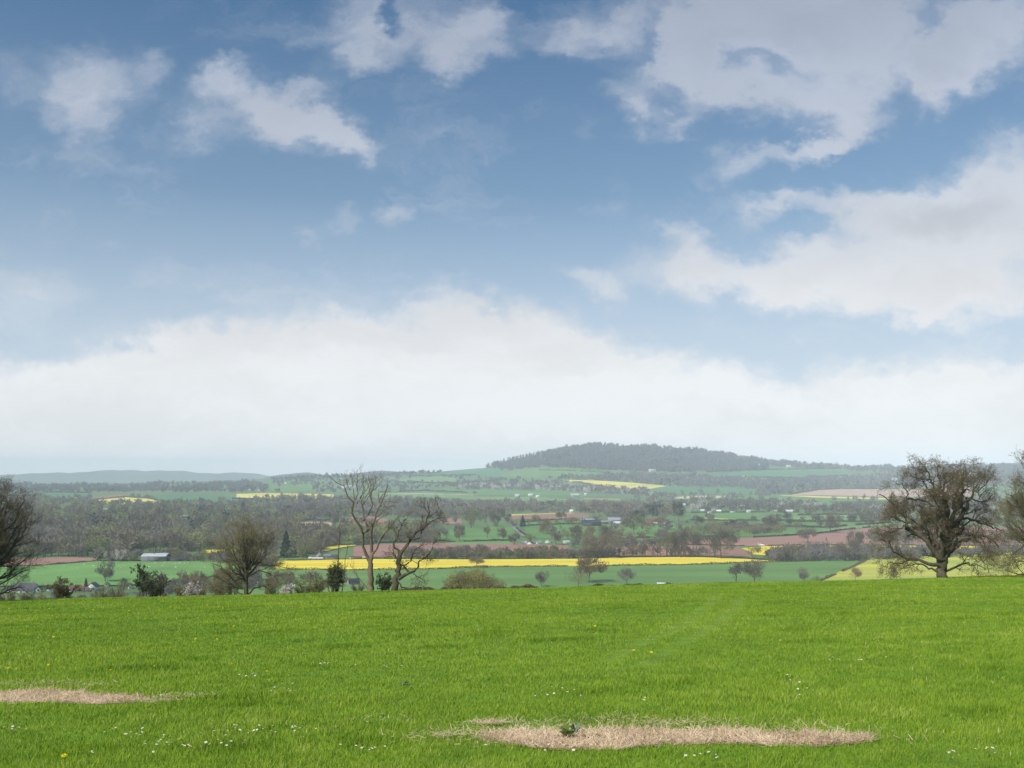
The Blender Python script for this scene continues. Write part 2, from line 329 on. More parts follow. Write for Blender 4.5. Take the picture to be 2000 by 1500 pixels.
field('ploughed_field', BRN, [(990,1007),(1050,1004.5),(1135,1003),(1150,1006)], [(990,1016),(1050,1015),(1150,1014)])
field('rape_field', YHILL, [(998,1005.8),(1040,1004.2),(1122,1002.2)], [(998,1007.8),(1040,1005.4),(1122,1003)])
field('ploughed_field', RED, [(-200,1094),(75,1092),(140,1090),(190,1092)], [(-200,1108),(75,1106),(140,1101),(190,1096)])
field('pasture', GRN3, [(-200,1109),(75,1107),(140,1102),(190,1098),(290,1098),(380,1098),(470,1101)], [(-200,1148),(75,1146),(250,1145),(400,1130),(470,1112)])
field('rape_field', YEL, [(629,1069.5),(660,1067.4),(695,1065.6)], [(629,1077),(640,1077.3),(660,1072),(695,1066.3)])
field('rape_field', YEL, [(395,1075.5),(460,1075)], [(395,1082),(460,1083)])
field('stubble_field', CREAM, [(300,1063),(430,1061)], [(300,1066),(430,1064)])
field('meadow', BLUG, [(862,921),(900,918),(940,914.5),(980,916)], [(862,923),(900,929),(980,932)])
field('meadow', GRN, [(980,926),(1050,916),(1120,918),(1180,922)], [(980,932),(1050,932),(1180,930)])
field('meadow', BLUG, [(1380,924),(1500,919),(1640,916),(1655,917)], [(1380,926),(1440,931),(1560,933),(1655,928)])
field('meadow', GRN2, [(780,936),(850,932),(890,934)], [(780,941),(890,943)])
field('meadow', GRN, [(860,953),(900,957),(1090,961),(1130,962)], [(860,960),(900,967),(1090,969),(1130,967)])
field('meadow', GRN2, [(740,966),(830,963),(900,967)], [(740,970),(900,974)])
field('stubble_field', CREAM, [(740,964.5),(820,964),(925,967)], [(740,965.4),(820,965.4),(925,968)])
field('meadow', GRN2, [(900,970),(1060,972),(1120,976)], [(900,976),(1120,982)])
field('meadow', BLUG, [(1262,958),(1310,951),(1420,952),(1480,958)], [(1262,966),(1320,966),(1480,965)])
field('meadow', GRN, [(1440,969),(1520,970),(1600,975),(1740,979)], [(1440,976),(1600,986),(1740,986)])
# a lane between the meadows
M_road = mat('lane_asphalt', [(.16,.15,.15), (.26,.25,.24)], .3, coord='World')
lane = [(999,1026),(1003,1030),(1008,1035),(1014,1040),(1020,1045),(1023,1049)]
L = np.array([pt(a, b) for a, b in lane]); n_ = np.array([(2.4, 0, 0)]*len(L)); P = np.stack([L-n_, L+n_], 0); P[..., 2] += 1.0
P = np.stack([P[0], P[1]], 1); tag(link('lane', grid_mesh('lane', P, M_road)), kind='structure')
# ---------------------------------------------------------------- branch skeletons, one array per level
def norm(a): return a/np.maximum(np.linalg.norm(a, axis=-1, keepdims=True), 1e-9)
def resample(pts, K):
    pts = np.asarray(pts, float); s = np.concatenate([[0], np.cumsum(np.linalg.norm(np.diff(pts[:, :3], axis=0), axis=1))]); t = np.linspace(0, s[-1], K)
    return np.stack([np.interp(t, s, pts[:, i]) for i in range(pts.shape[1])], -1)
def kids(P, R, c, g, t0=.25, t1=1., ang=(35, 65), L=(1., 2.), rk=.6, gn=.25, up=.1, K=5, taper=.25, rmin=.004):
    """grow c children from every polyline of P (M,K0,3) with radii R (M,K0)"""
    M, K0, _ = P.shape; t = g.uniform(t0, t1, (M, c)); f = t*(K0-1); i = np.minimum(f.astype(int), K0-2); fr = (f-i)[..., None]
    ar = np.arange(M)[:, None]; p = P[ar, i]*(1-fr)+P[ar, i+1]*fr; r = (R[ar, i]*(1-fr[..., 0])+R[ar, i+1]*fr[..., 0])
    d = norm(P[ar, i+1]-P[ar, i]); a = np.radians(g.uniform(*ang, (M, c)))[..., None]
    n = norm(np.cross(d, g.normal(size=(M, c, 3)))); dd = norm(d*np.cos(a)+n*np.sin(a))
    ln = g.uniform(*L, (M, c))*(1.15-.5*t); N = M*c
    p, dd, ln, r = p.reshape(N, 3), dd.reshape(N, 3), ln.reshape(N), np.maximum(r.reshape(N)*rk, rmin)
    Q = np.empty((N, K, 3)); Q[:, 0] = p
    for k in range(1, K):
        dd = norm(dd+g.normal(size=(N, 3))*gn+np.array([0, 0, up])); Q[:, k] = Q[:, k-1]+dd*(ln/(K-1))[:, None]
    return Q, r[:, None]*np.linspace(1, taper, K)[None]
def tubes(P, R, S=4):
    M, K, _ = P.shape; T = norm(np.gradient(P, axis=1)); ref = norm(np.array([.31, .17, .1]))
    ref = np.where(np.abs((T*np.array([0, 0, 1.])).sum(-1, keepdims=True)) > .8, np.array([1., 0, 0]), np.array([0, 0, 1.]))
    A = norm(np.cross(T, ref)); B = np.cross(T, A); a = np.arange(S)*2*pi/S
    V = P[:, :, None]+R[:, :, None, None]*(A[:, :, None]*np.cos(a)[:, None]+B[:, :, None]*np.sin(a)[:, None])
    idx = np.arange(M*K*S).reshape(M, K, S); nx = np.roll(idx, -1, 2)
    q = np.stack([idx[:, :-1], nx[:, :-1], nx[:, 1:], idx[:, 1:]], -1).reshape(-1, 4); return V.reshape(-1, 3), q
def cat(lst):
    V, Q, o = [], [], 0
    for v, q in lst: V.append(v); Q.append(q+o); o += len(v)
    return np.concatenate(V), np.concatenate(Q)
def flakes(P, size, g, stretch=1.8, dirs=None, flat=.0):
    """small leaf or twig faces at points P"""
    N = len(P); d = norm(g.normal(size=(N, 3))) if dirs is None else norm(dirs+g.normal(size=(N, 3))*.45)
    n = norm(np.cross(d, g.normal(size=(N, 3)))); s = (np.asarray(size)*g.uniform(.6, 1.4, N))[:, None]
    V = np.stack([P-d*s*stretch-n*s*.35, P-d*s*stretch*.2+n*s, P+d*s*stretch, P+d*s*.1-n*s], 1); return V.reshape(-1, 3), np.arange(N*4).reshape(N, 4)
# materials of wood, twigs and leaves
BARK = mat('bark', [(.035,.03,.022), (.08,.066,.045), (.10,.10,.05)], 2.5, bump=.6, stretch=(3, 3, .6), detail=8, coord='World')
BARK_PALE = mat('bark_dead', [(.08,.062,.042), (.16,.125,.085), (.24,.19,.125)], 3.5, bump=.6, stretch=(3, 3, .5), detail=8, coord='World')
TWIG = mat('twig', [(.085,.07,.048), (.15,.125,.085)], 1.2, coord='World'); TWIG_BUD = mat('twig_bud', [(.14,.12,.07), (.22,.195,.105)], .8, coord='World')
TWIG_OAK = mat('twig_oak', [(.07,.056,.036), (.13,.10,.058), (.18,.145,.07)], .9, coord='World')
IVY = mat('ivy_leaf', [(.02,.035,.012), (.045,.07,.02), (.09,.11,.03)], 2, coord='World', trans=.2); HOLLY = mat('holly_leaf', [(.015,.025,.012), (.035,.055,.022), (.07,.075,.035)], 2, coord='World', spec=.4)
SCRUB = mat('scrub_twig', [(.12,.105,.08), (.19,.17,.125), (.24,.22,.13)], .7, coord='World')
CLUMP = .02
def fm(name, cols, rnd=.22, k=1.5): return mat(name, [tuple(v*k for v in c) for c in cols], .06, coord='World', rnd=rnd, detail=4, trans=.45)
F_BARE = fm('far_twig', [(.075,.06,.045), (.12,.10,.075), (.155,.13,.09)]); F_BROWN = fm('far_twig_brown', [(.11,.075,.045), (.17,.115,.06), (.20,.15,.07)]); F_GREY = fm('far_twig_grey', [(.10,.09,.08), (.16,.145,.125)])
F_BUD = fm('far_bud', [(.10,.12,.045), (.17,.19,.06), (.22,.24,.08)]); F_OLIVE = fm('far_olive', [(.11,.11,.05), (.17,.165,.07)]); F_DARK = fm('far_evergreen', [(.012,.022,.014), (.026,.045,.024)], .15, 1.)
F_BLOS = fm('far_blossom', [(.28,.24,.22), (.48,.43,.42)]); F_TRUNK = fm('far_trunk', [(.06,.05,.04), (.10,.085,.065)], .15)
# ---------------------------------------------------------------- far tree kinds: unit height 1, crown and trunk
def unit_tree(kind, seed, n=900, w=.48, base=.075, fs=.017):
    g = np.random.default_rng(seed)
    if kind == 'conifer':
        z = g.uniform(.06, 1, n)**1.15; a = g.uniform(0, 2*pi, n); r = w*(1-z)**.8*g.uniform(.55, 1, n)**.6*(1+.22*np.sin(z*38+a*1.0))
        P = np.stack([r*np.cos(a), r*np.sin(a), z], -1); dirs = np.stack([np.cos(a), np.sin(a), -.25+0*a], -1)
        tr = np.array([[[0, 0, 0], [0, 0, .5], [0, 0, .98]]]); R = np.array([[.022, .014, .003]]); tv = tubes(tr, R, 5)
        return tv, flakes(P, fs*1.5, g, 1.8, dirs)
    lean = g.normal(size=2)*.02
    trunk = resample([(0,0,-.03,.024), (lean[0],lean[1],base,.019), (lean[0]*2,lean[1]*2,base+.25,.013), (lean[0]*3,lean[1]*2,.8,.005)], 6)
    P0, R0 = trunk[None, :, :3], trunk[None, :, 3]
    P1, R1 = kids(P0, R0, 11, g, .28, .95, (28, 62), (w*.75, w*1.15), .6, .12, .12, 5)
    P2, R2 = kids(P1, R1, 5, g, .3, 1, (25, 55), (w*.3, w*.55), .6, .2, .06, 4)
    tv = cat([tubes(P0, R0, 6), tubes(P1, R1, 4), tubes(P2, R2*.9, 3)])
    # lobed crown
    nl = 17; cz = base+(1-base)*.52; L = norm(g.normal(size=(nl, 3))); L[:, 2] = L[:, 2]*.75+.12
    L = L*g.uniform(.5, .9, (nl, 1)); ls = g.uniform(.26, .5, nl)
    k = g.integers(0, nl, n); q = norm(g.normal(size=(n, 3)))*(g.uniform(0, 1, (n, 1))**.45)
    U = L[k]+q*ls[k][:, None]; P = U*np.array([w, w, (1-base)*.5])+np.array([0, 0, cz]); P = P[P[:, 2] > base*.6]
    dirs = norm(U[:len(P)]*0+ (P-np.array([0, 0, base]))); dirs[:, 2] += .35
    if kind == 'twiggy': cv = flakes(P, fs*.55, g, 4.2, dirs)
    else: cv = flakes(P, fs*.95, g, 1.3)
    return tv, cv
KINDS = {}
def kind(key, shape, m, trunkm=F_TRUNK, seeds=(1, 2, 3), **kw):
    out = []
    for s in seeds:
        tv, cv = unit_tree(shape, s*13+len(KINDS), **kw)
        a = mesh_np('trunk_'+key, tv[0], [tv[1]], [trunkm]); b = mesh_np('crown_'+key, cv[0], [cv[1]], [m]); out.append((a, b, tv, cv))
    KINDS[key] = out
kind('bare', 'twiggy', F_BARE, n=1900); kind('bare_wide', 'twiggy', F_BARE, n=2200, w=.62, base=.075); kind('brown', 'twiggy', F_BROWN, n=2200, w=.6, base=.075)
kind('grey', 'twiggy', F_GREY, n=1700); kind('bud', 'leafy', F_BUD, n=1500, w=.52, base=.08); kind('olive', 'leafy', F_OLIVE, n=1500, w=.52, base=.08)
kind('slim', 'twiggy', F_BARE, n=800, w=.24, base=.2); kind('dark', 'leafy', F_DARK, n=1200, w=.42, base=.08); kind('conifer', 'conifer', F_DARK, n=1200, w=.27)
kind('blossom', 'leafy', F_BLOS, n=900, w=.55, base=.06); kind('bush', 'twiggy', F_BARE, n=900, w=.6, base=.02); kind('bush_bud', 'leafy', F_OLIVE, n=900, w=.62, base=.02); kind('bush_dark', 'leafy', F_DARK, n=700, w=.6, base=.02)
NAME = dict(bare='bare_tree', bare_wide='bare_tree', brown='budding_tree', grey='bare_tree', bud='budding_tree', olive='budding_tree', slim='slender_tree', dark='evergreen_tree', conifer='conifer_tree', blossom='blossom_tree', bush='bush', bush_bud='bush', bush_dark='evergreen_bush')
CATG = dict(bush='bush', bush_bud='bush', bush_dark='bush')
def far_tree(key, px, row, h, label, group=None, wx=1., loc=None, i=[0]):
    """a tree of its own: h = height in photo rows, standing on the valley floor at (px,row), or metres when loc is given"""
    i[0] += 1; p = pt(px, row) if loc is None else np.array(loc); H = h*p[1]/F if loc is None else h
    a, b, _, _ = KINDS[key][i[0] % 3]
    H *= 1.12; r = empty(NAME[key], tuple(p), rng.uniform(0, 6.28), (H*wx, H*wx, H)); tag(r, label, CATG.get(key, 'tree'), group)
    link('trunk', a, r); link('crown', b, r); return r
# ---------------------------------------------------------------- woods that read as one mass
def low(kind_, seed, n, fs, w=.42, base=.1, trunk=True):
    g = np.random.default_rng(seed); k = g.normal(size=(n, 3)); P = norm(k)*(g.uniform(0, 1, (n, 1))**.4)
    if kind_ == 'conifer':
        z = g.uniform(.05, 1, n); a = g.uniform(0, 6.28, n); r = w*(1-z)*g.uniform(.5, 1, n); P = np.stack([r*np.cos(a), r*np.sin(a), z], -1)
    else: P = P*np.array([w, w, (1-base)*.5])*(1+.3*np.sin(k[:, :1]*7))+np.array([0, 0, base+(1-base)*.5])
    v = [flakes(P, fs, g, 1.6 if kind_ != 'twig' else 3.0, None if kind_ != 'twig' else norm(P-np.array([0, 0, .1])))]
    if trunk: v.append(tubes(np.array([[[0, 0, 0], [0, 0, .7]]]), np.array([[.022, .01]]), 3))
    nf = len(v[0][1]); V, Q = cat(v); return V, Q, np.concatenate([np.zeros(nf, int), np.ones(len(Q)-nf, int)])
def wood(name, label, category, poly, n, h, mix, nf=90, fs=.05, seed=0, jitter=.25, trunk=True, avoid=True, w=.42, base=.1, names_kind='stuff'):
    """poly: (column, upper row, lower row) list; h metres; mix: [(material, shape, weight)]"""
    g = np.random.default_rng(seed+100); mats = [m for m, _, _ in mix]+[F_TRUNK]; T = len(mats)-1
    prot = [[low(s, 5*k+j+seed, nf, fs, w, base, trunk) for j in range(4)] for k, (_, s, _) in enumerate(mix)]
    wt = np.array([x[2] for x in mix], float); wt /= wt.sum(); xs, t, b = zip(*poly)
    Vs, Qs, Ms, o = [], [], [], 0; cnt = 0; tries = 0
    # patches of one kind rather than a salt and pepper mix
    while cnt < n and tries < n*6:
        tries += 1
        px = g.uniform(xs[0], xs[-1]); a, c = np.interp(px, xs, t), np.interp(px, xs, b)
        if g.uniform() > (c-a)/max(max(np.array(b)-np.array(t)), .1): continue
        row = g.uniform(a, c)
        if avoid and in_field(px, row): continue
        ph = (math.sin(px*.031+seed)+math.sin(px*.083+row*.21+seed*2)+math.sin(row*.33+px*.013))/5+.5
        r = np.clip(ph+g.normal()*.16, 0, .999); k = int(np.searchsorted(np.cumsum(wt), r)); k = min(k, len(mix)-1)
        V, Q, MI = prot[k][g.integers(4)]; H = h*g.uniform(1-jitter, 1+jitter)*(1+.22*math.sin(px*.047+row*.4+seed)+.12*math.sin(px*.19+row)); p = pt(px, row); an = g.uniform(0, 6.28); ca, sa = cos(an), sin(an); ww = H*g.uniform(.85, 1.25)
        X = V[:, 0]*ca-V[:, 1]*sa; Y = V[:, 0]*sa+V[:, 1]*ca
        Vs.append(np.stack([X*ww+p[0], Y*ww+p[1], V[:, 2]*H+p[2]], -1)); Qs.append(Q+o); o += len(V); Ms.append(np.where(MI == 0, k, T)); cnt += 1
    me = mesh_np(name, np.concatenate(Vs), [np.concatenate(Qs)], mats, np.concatenate(Ms))
    o_ = tag(link(name, me), label, category, kind=names_kind); return o_
W_BR, W_GY, W_GN, W_OL, W_DK, W_BL = F_BARE, F_GREY, F_BUD, F_OLIVE, F_DARK, F_BLOS
W_HILL = fm('hill_wood_twig', [(.072,.064,.076), (.115,.102,.115)]); W_RED = fm('coppice_twig', [(.12,.09,.075), (.19,.145,.12)])
LARCH = fm('larch', [(.05,.055,.04), (.08,.085,.05)])
# big woodland at the left: front edge with trunks, then the body, then the lighter parts behind
wood('woodland', 'dense grey brown bare woodland filling the left of the valley behind the pasture', 'woodland', [(-300,1045,1090),(75,1048,1089),(230,1046,1089),(330,1045,1078),(470,1040,1078),(545,1042,1076),(600,1050,1070)], 900, 15, [(W_GY, 'twig', .3), (W_BR, 'twig', .45), (W_OL, 'leaf', .25)], 150, .034, 1, trunk=True, base=.22)
wood('woodland', 'mixed woodland of bare and greening trees below the left yellow field', 'woodland', [(-300,985,1046),(100,988,1048),(330,990,1046),(420,993,1042),(520,995,1042),(600,1010,1030)], 1500, 15, [(W_BR, 'twig', .4), (W_GN, 'leaf', .14), (W_OL, 'leaf', .16), (W_GY, 'twig', .2), (W_DK, 'leaf', .1)], 90, .045, 2, trunk=False)
wood('woodland', 'hazy dark belt of wood along the foot of the far left hills', 'woodland', [(-300,948,961),(40,948,962),(200,949,962),(360,946,962),(500,944,962),(530,952,962)], 1100, 17, [(W_HILL, 'twig', .6), (W_BR, 'twig', .2), (W_DK, 'leaf', .2)], 34, .09, 3, trunk=False)
wood('woodland', 'scattered hazy trees between the left yellow field and the wheat field', 'woodland', [(-100,968,990),(180,970,988),(480,975,996),(700,975,1000)], 620, 14, [(W_BR, 'twig', .5), (W_GY, 'twig', .3), (W_GN, 'leaf', .2)], 40, .08, 4, trunk=False)
wood('woodland', 'band of hazy trees in the middle distance left of the dead tree', 'woodland', [(560,985,1018),(640,980,1016),(760,978,1010),(860,982,1016)], 640, 14, [(W_BR, 'twig', .5), (W_DK, 'leaf', .12), (W_GY, 'twig', .2), (W_OL, 'leaf', .18)], 60, .06, 5, trunk=False)
wood('woodland', 'band of hazy trees behind the leaning tree and before the farm', 'woodland', [(840,985,1012),(930,985,1020),(1000,985,1003),(1140,985,1002),(1220,985,1015),(1330,985,1005)], 820, 14, [(W_BR, 'twig', .55), (W_GY, 'twig', .2), (W_OL, 'leaf', .2), (W_DK, 'leaf', .05)], 60, .06, 6, trunk=False)
wood('woodland', 'belt of green and bare trees in the hollow left of the small yellow field', 'woodland', [(555,1045,1090),(600,1040,1092),(630,1042,1078),(690,1038,1064),(760,1035,1060),(850,1032,1062)], 430, 12, [(W_OL, 'leaf', .32), (W_GN, 'leaf', .3), (W_BR, 'twig', .38)], 130, .04, 7, trunk=True)
wood('coppice', 'dense reddish grey coppice of young bare trees behind the yellow field', 'coppice', [(790,1085,1091),(860,1082,1091),(1000,1082,1091),(1100,1083,1091),(1200,1084,1089)], 480, 7., [(W_RED, 'twig', .55), (F_BROWN, 'twig', .15), (W_OL, 'twig', .3)], 110, .04, 8, w=.3, avoid=False)
wood('coppice', 'row of thin young trees standing in front of the brown ploughed ground', 'coppice', [(1205,1084,1088.5),(1400,1084,1087.5)], 60, 9, [(W_RED, 'twig', .5), (W_GY, 'twig', .5)], 45, .03, 9, w=.25, avoid=False)
wood('woodland', 'line of hazy pale trees crossing the hillside below the main hill', 'woodland', [(880,946,957),(1000,948,957),(1110,950,960),(1240,957,968),(1300,960,972)], 480, 14, [(W_BR, 'twig', .5), (W_BL, 'leaf', .2), (W_GY, 'twig', .3)], 40, .08, 10, trunk=False)
wood('woodland', 'blue grey wood on the lower slope of the main hill', 'woodland', [(1090,933,941),(1180,926,943),(1300,928,950),(1400,934,960),(1520,938,967),(1620,935,962),(1740,925,952),(2000,925,950),(2150,925,950)], 2300, 14, [(W_HILL, 'twig', .6), (W_GY, 'twig', .25), (W_DK, 'leaf', .15)], 30, .1, 11, trunk=False)
def rr(x): return float(ridge(x))
xs_ = [945, 975, 1010, 1060, 1110, 1150, 1250, 1330, 1380, 1450, 1500]
bt = [914, 921, 918, 912, 914, 917, 920, 923, 922, 922, 918]
wood('hill_wood', 'dark bare wood covering the whole top of the main hill', 'woodland', [(x, rr(x)+.2, b) for x, b in zip(xs_, bt)], 3600, 17, [(W_HILL, 'twig', .8), (W_DK, 'leaf', .08), (LARCH, 'conifer', .12)], 26, .11, 12, trunk=False)
wood('hill_wood', 'thin wood and scattered trees along the ridge right of the main hill', 'woodland', [(1440, rr(1440)+.2, 906), (1520, rr(1520)+.2, 912), (1620, rr(1620)+.2, 917), (1700, rr(1700)+.2, 922), (1800, rr(1800)+.2, 926), (2000, rr(2000)+.2, 930), (2200, rr(2200)+.2, 930)], 1700, 15, [(W_HILL, 'twig', .65), (W_DK, 'conifer', .1), (W_GY, 'twig', .25)], 26, .11, 13, trunk=False)
wood('hill_wood', 'row of hazy trees along the skyline left of the main hill', 'woodland', [(530, rr(530)+.3, rr(530)+4), (700, rr(700)+.3, rr(700)+5), (860, rr(860)+.3, rr(860)+3.5), (900, rr(900)+.3, rr(900)+1)], 300, 13, [(W_HILL, 'twig', .7), (W_DK, 'leaf', .3)], 26, .11, 14, trunk=False)
wood('hill_wood', 'row of dark conifers on the left shoulder of the main hill', 'woodland', [(945, rr(945)+.3, 914), (1060, rr(1060)+.3, 895), (1110, rr(1110)+.3, 880)], 130, 24, [(LARCH, 'conifer', 1)], 40, .07, 15, trunk=False, w=.25)
wood('woodland', 'band of hazy trees wrapped round the village below the right hillside', 'woodland', [(1320,982,1001),(1420,980,1000),(1560,982,1003),(1640,982,1003),(1740,984,1005),(2000,984,1005),(2150,984,1005)], 800, 13, [(W_GY, 'twig', .35), (W_BR, 'twig', .3), (W_OL, 'leaf', .22), (W_BL, 'leaf', .13)], 55, .065, 16, trunk=False)
wood('scrub', 'dense grey scrub filling the dip between the right hand yellow fields', 'scrub', [(1500,1088,1096),(1540,1078,1097),(1600,1076,1096),(1680,1078,1095),(1760,1078,1092),(2000,1078,1086),(2150,1078,1084)], 520, 7.5, [(W_GY, 'twig', .6), (W_BR, 'twig', .25), (W_OL, 'leaf', .15)], 110, .045, 17, avoid=False, base=.03)
wood('woodland', 'belt of green and bare trees above the right ploughed field', 'woodland', [(1380,1030,1047),(1440,1031,1046),(1530,1033,1042)], 190, 8, [(W_OL, 'leaf', .6), (W_BR, 'twig', .4)], 80, .05, 18, avoid=False)
wood('woodland', 'scattered hazy trees over the green slopes below the skyline', 'woodland', [(530,936,962),(740,932,962),(900,930,950),(1090,944,952)], 420, 12, [(W_HILL, 'twig', .5), (W_BR, 'twig', .3), (W_DK, 'leaf', .2)], 34, .09, 19, trunk=False)
wood('woodland', 'bare trees standing behind the great oak at the foot of the red field', 'woodland', [(1700,1052,1066),(1760,1048,1066),(1900,1050,1066),(2150,1050,1066)], 110, 12, [(W_BR, 'twig', .6), (W_OL, 'leaf', .4)], 110, .04, 20, avoid=False)
wood('woodland', 'hazy trees between the meadows on the right of the valley', 'woodland', [(1560,1005,1030),(1700,1004,1026),(1800,1004,1026),(2100,1004,1026)], 190, 12, [(W_BR, 'twig', .5), (W_OL, 'leaf', .3), (W_DK, 'leaf', .2)], 80, .05, 21)
wood('woodland', 'hazy trees dotted over the pale slopes above the village', 'woodland', [(1240,960,975),(1400,958,982),(1560,974,984),(1740,976,986),(2100,976,986)], 260, 11, [(W_BR, 'twig', .5), (W_GY, 'twig', .5)], 40, .08, 22)
# ---------------------------------------------------------------- hedges
H_DARK = fm('hedge_dark', [(.035,.04,.02), (.07,.075,.035)]); H_BR = fm('hedge_brown', [(.09,.075,.05), (.14,.115,.07)]); H_GN = fm('hedge_green', [(.06,.08,.03), (.10,.13,.045)])
def hedge(label, line, h=2.2, m=None, dens=1.):
    P = np.array([pt(a, b) for a, b in line]); L = np.linalg.norm(P[-1]-P[0]); fs = max(.28, P[:, 1].mean()*.00028); n = int(min(9000, dens*L*h/(fs*fs)*1.5))
    s = rng.uniform(0, 1, n); t = np.concatenate([[0], np.cumsum(np.linalg.norm(np.diff(P, axis=0), axis=1))]); t /= t[-1]
    Q = np.stack([np.interp(s, t, P[:, i]) for i in range(3)], -1); lump = .9+.18*np.sin(s*L*.09)+.18*np.sin(s*L*.31+1)
    gap = np.sin(s*L*.021+len(label)) > -.96
    Q[:, 2] += rng.uniform(0, 1, n)*h*lump; Q[:, :2] += rng.normal(size=(n, 2))*h*.3; Q = Q[gap]
    v, q = flakes(Q, fs, rng, 1.4); return tag(link('hedge', mesh_np('hedge', v, [q], [m or H_DARK])), label, 'hedge', 'hedges dividing the fields')
hedge('dark hedge along the lower edge of the long yellow field', [(560,1113),(700,1114),(850,1112),(940,1108.3),(1120,1106.8),(1200,1105.3),(1350,1103.8),(1450,1099.8),(1530,1097.8),(1605,1096.2)], 1.6)
hedge('dark hedge along the upper edge of the long yellow field', [(560,1095.5),(730,1091.4),(900,1092.4),(1120,1091.3),(1200,1089),(1350,1087.3),(1450,1091),(1530,1096)], 1.2)
hedge('brown hedge running diagonally between the dark green field and the pale yellow field', [(1603,1135),(1640,1119),(1670,1106),(1690,1096),(1688,1091)], 1.7, H_BR)
hedge('dark hedge over the top of the pale yellow field at the right', [(1690,1091),(1760,1088),(1870,1082.3),(2000,1075),(2150,1067)], 1.2, H_BR)
hedge('hedge between the left pasture and the red strip', [(-100,1109),(75,1107),(110,1104),(140,1101.5),(190,1097.5),(250,1097),(380,1097)], 1.8)
hedge('thin hedge along the upper edge of the red field at the right', [(1440,1051),(1535,1047),(1600,1042.4),(1650,1035),(1700,1030)], 2.2)
hedge('thin hedge between the red field and the yellow field at the right', [(1345,1064.5),(1480,1067),(1550,1065),(1760,1065.5),(2000,1066.5)], 1.2)
hedge('hedge under the meadows below the farm with blue roofs', [(1225,1052),(1300,1049.5),(1400,1048)], 2.4)
hedge('hedge across the meadow left of the farm with blue roofs', [(1020,1028),(1060,1025.5),(1140,1022.5)], 2.2)
hedge('upper hedge of the meadow left of the farm with blue roofs', [(1018,1021),(1060,1017.5),(1120,1013.5)], 2.6)
hedge('hedge beside the lane climbing out of the valley', [(1009,1033),(1019,1042),(1028,1047)], 2.2)
hedge('hedge below the meadow right of the leaning tree', [(830,1057),(900,1058.5),(1000,1056.5)], 2.4)
hedge('hedge under the pale meadow before the village', [(1348,1016.5),(1430,1017),(1560,1017),(1700,1019.5)], 2.6)
hedge('hedge over the pale meadow before the village', [(1350,1002),(1430,1000.5),(1560,1001)], 2.6)
hedge('upper of the two hedges across the meadows at the right', [(1548,1007.3),(1620,1005.3),(1740,1006)], 3.)
hedge('lower of the two hedges across the meadows at the right', [(1530,1020),(1620,1019),(1710,1019)], 3.)
hedge('hedge along the lower side of the green strip above the red field', [(1530,1029),(1620,1031),(1660,1027.5),(1740,1021.5)], 3.2)
hedge('dark hedge under the pink field in the left middle distance', [(583,1028),(605,1037),(618,1040),(650,1038.6)], 2.4)
hedge('dark hedge over the pink field in the left middle distance', [(570,1019),(600,1017),(645,1018)], 5)
hedge('hedge over the small bright yellow field beside the hollow', [(628,1069),(660,1066.6),(700,1064.4),(730,1063.6)], 2.2)
hedge('hedge along the red ground left of the coppice', [(690,1061.5),(800,1059),(860,1058),(900,1060)], 2.2)
hedge('hazy hedge over the left yellow field', [(172,977.6),(245,970.6),(290,973.6),(324,980.8)], 4)
hedge('hazy hedge under the long pale yellow field in the left distance', [(455,975),(520,976),(652,976.5)], 5)
hedge('hazy hedge across the slope below the skyline left of the main hill', [(780,931),(850,929),(930,928)], 6, H_DARK)
hedge('hazy hedge curving across the upper green slope', [(770,941.5),(850,944),(900,943),(980,938)], 6, H_DARK)
hedge('hazy hedge across the green slope above the pale field', [(740,962),(830,959),(930,964)], 6, H_DARK)
hedge('hazy hedge under the sloping yellow field on the hill', [(1085,939),(1130,942.7),(1200,956),(1235,958.4),(1262,957)], 6, H_BR)
hedge('hazy hedge under the wood on the flank of the main hill', [(1050,919),(1130,921),(1180,924)], 6, H_DARK)
hedge('hazy hedge under the high green field right of the main hill', [(1440,932),(1560,934),(1655,929)], 6, H_DARK)
hedge('hazy hedge over the high green field right of the main hill', [(1380,922.5),(1500,918),(1640,915)], 6, H_DARK)
hedge('hazy hedge over the pink field below the right ridge', [(1545,965.5),(1600,957),(1650,955),(1735,955.2)], 5, H_DARK)
hedge('hazy hedge between the village and the thin yellow strip', [(1440,978),(1520,981),(1640,982),(1740,982)], 4, H_DARK)
hedge('hazy hedge through the left pasture behind the yellow field', [(0,963),(110,962),(180,963)], 5, H_DARK)

wood('woodland', 'loose trees and thickets among the meadows in the middle of the valley', 'woodland', [(850,1003,1032),(1000,1018,1030),(1130,1016,1060),(1220,1020,1062),(1340,1022,1060),(1400,1018,1040)], 75, 10, [(W_BR, 'twig', .45), (W_OL, 'leaf', .35), (W_GY, 'twig', .2)], 110, .045, 23, avoid=False, base=.04)
wood('scrub', 'grey and olive scrub at the foot of the meadows above the coppice', 'scrub', [(1120,1056,1070),(1200,1056,1074),(1340,1056,1064)], 110, 6.5, [(W_BR, 'twig', .4), (W_OL, 'leaf', .35), (W_GY, 'twig', .25)], 110, .045, 24, avoid=False, base=.03)
wood('scrub', 'low grey brown scrub below the white bungalows at the bottom left of the valley', 'scrub', [(-60,1166,1176),(120,1168,1176),(260,1164,1176),(330,1160,1170)], 70, 3.2, [(W_GY, 'twig', .4), (F_BROWN, 'twig', .3), (W_OL, 'leaf', .3)], 130, .045, 25, avoid=False, base=.03)
wood('scrub', 'grey brown scrub on the slope behind the round bare tree and the ivy bush', 'scrub', [(310,1140,1165),(420,1128,1160),(560,1128,1150),(700,1130,1146)], 130, 6, [(W_GY, 'twig', .45), (F_BROWN, 'twig', .2), (W_OL, 'leaf', .35)], 130, .045, 27, avoid=False, base=.03)
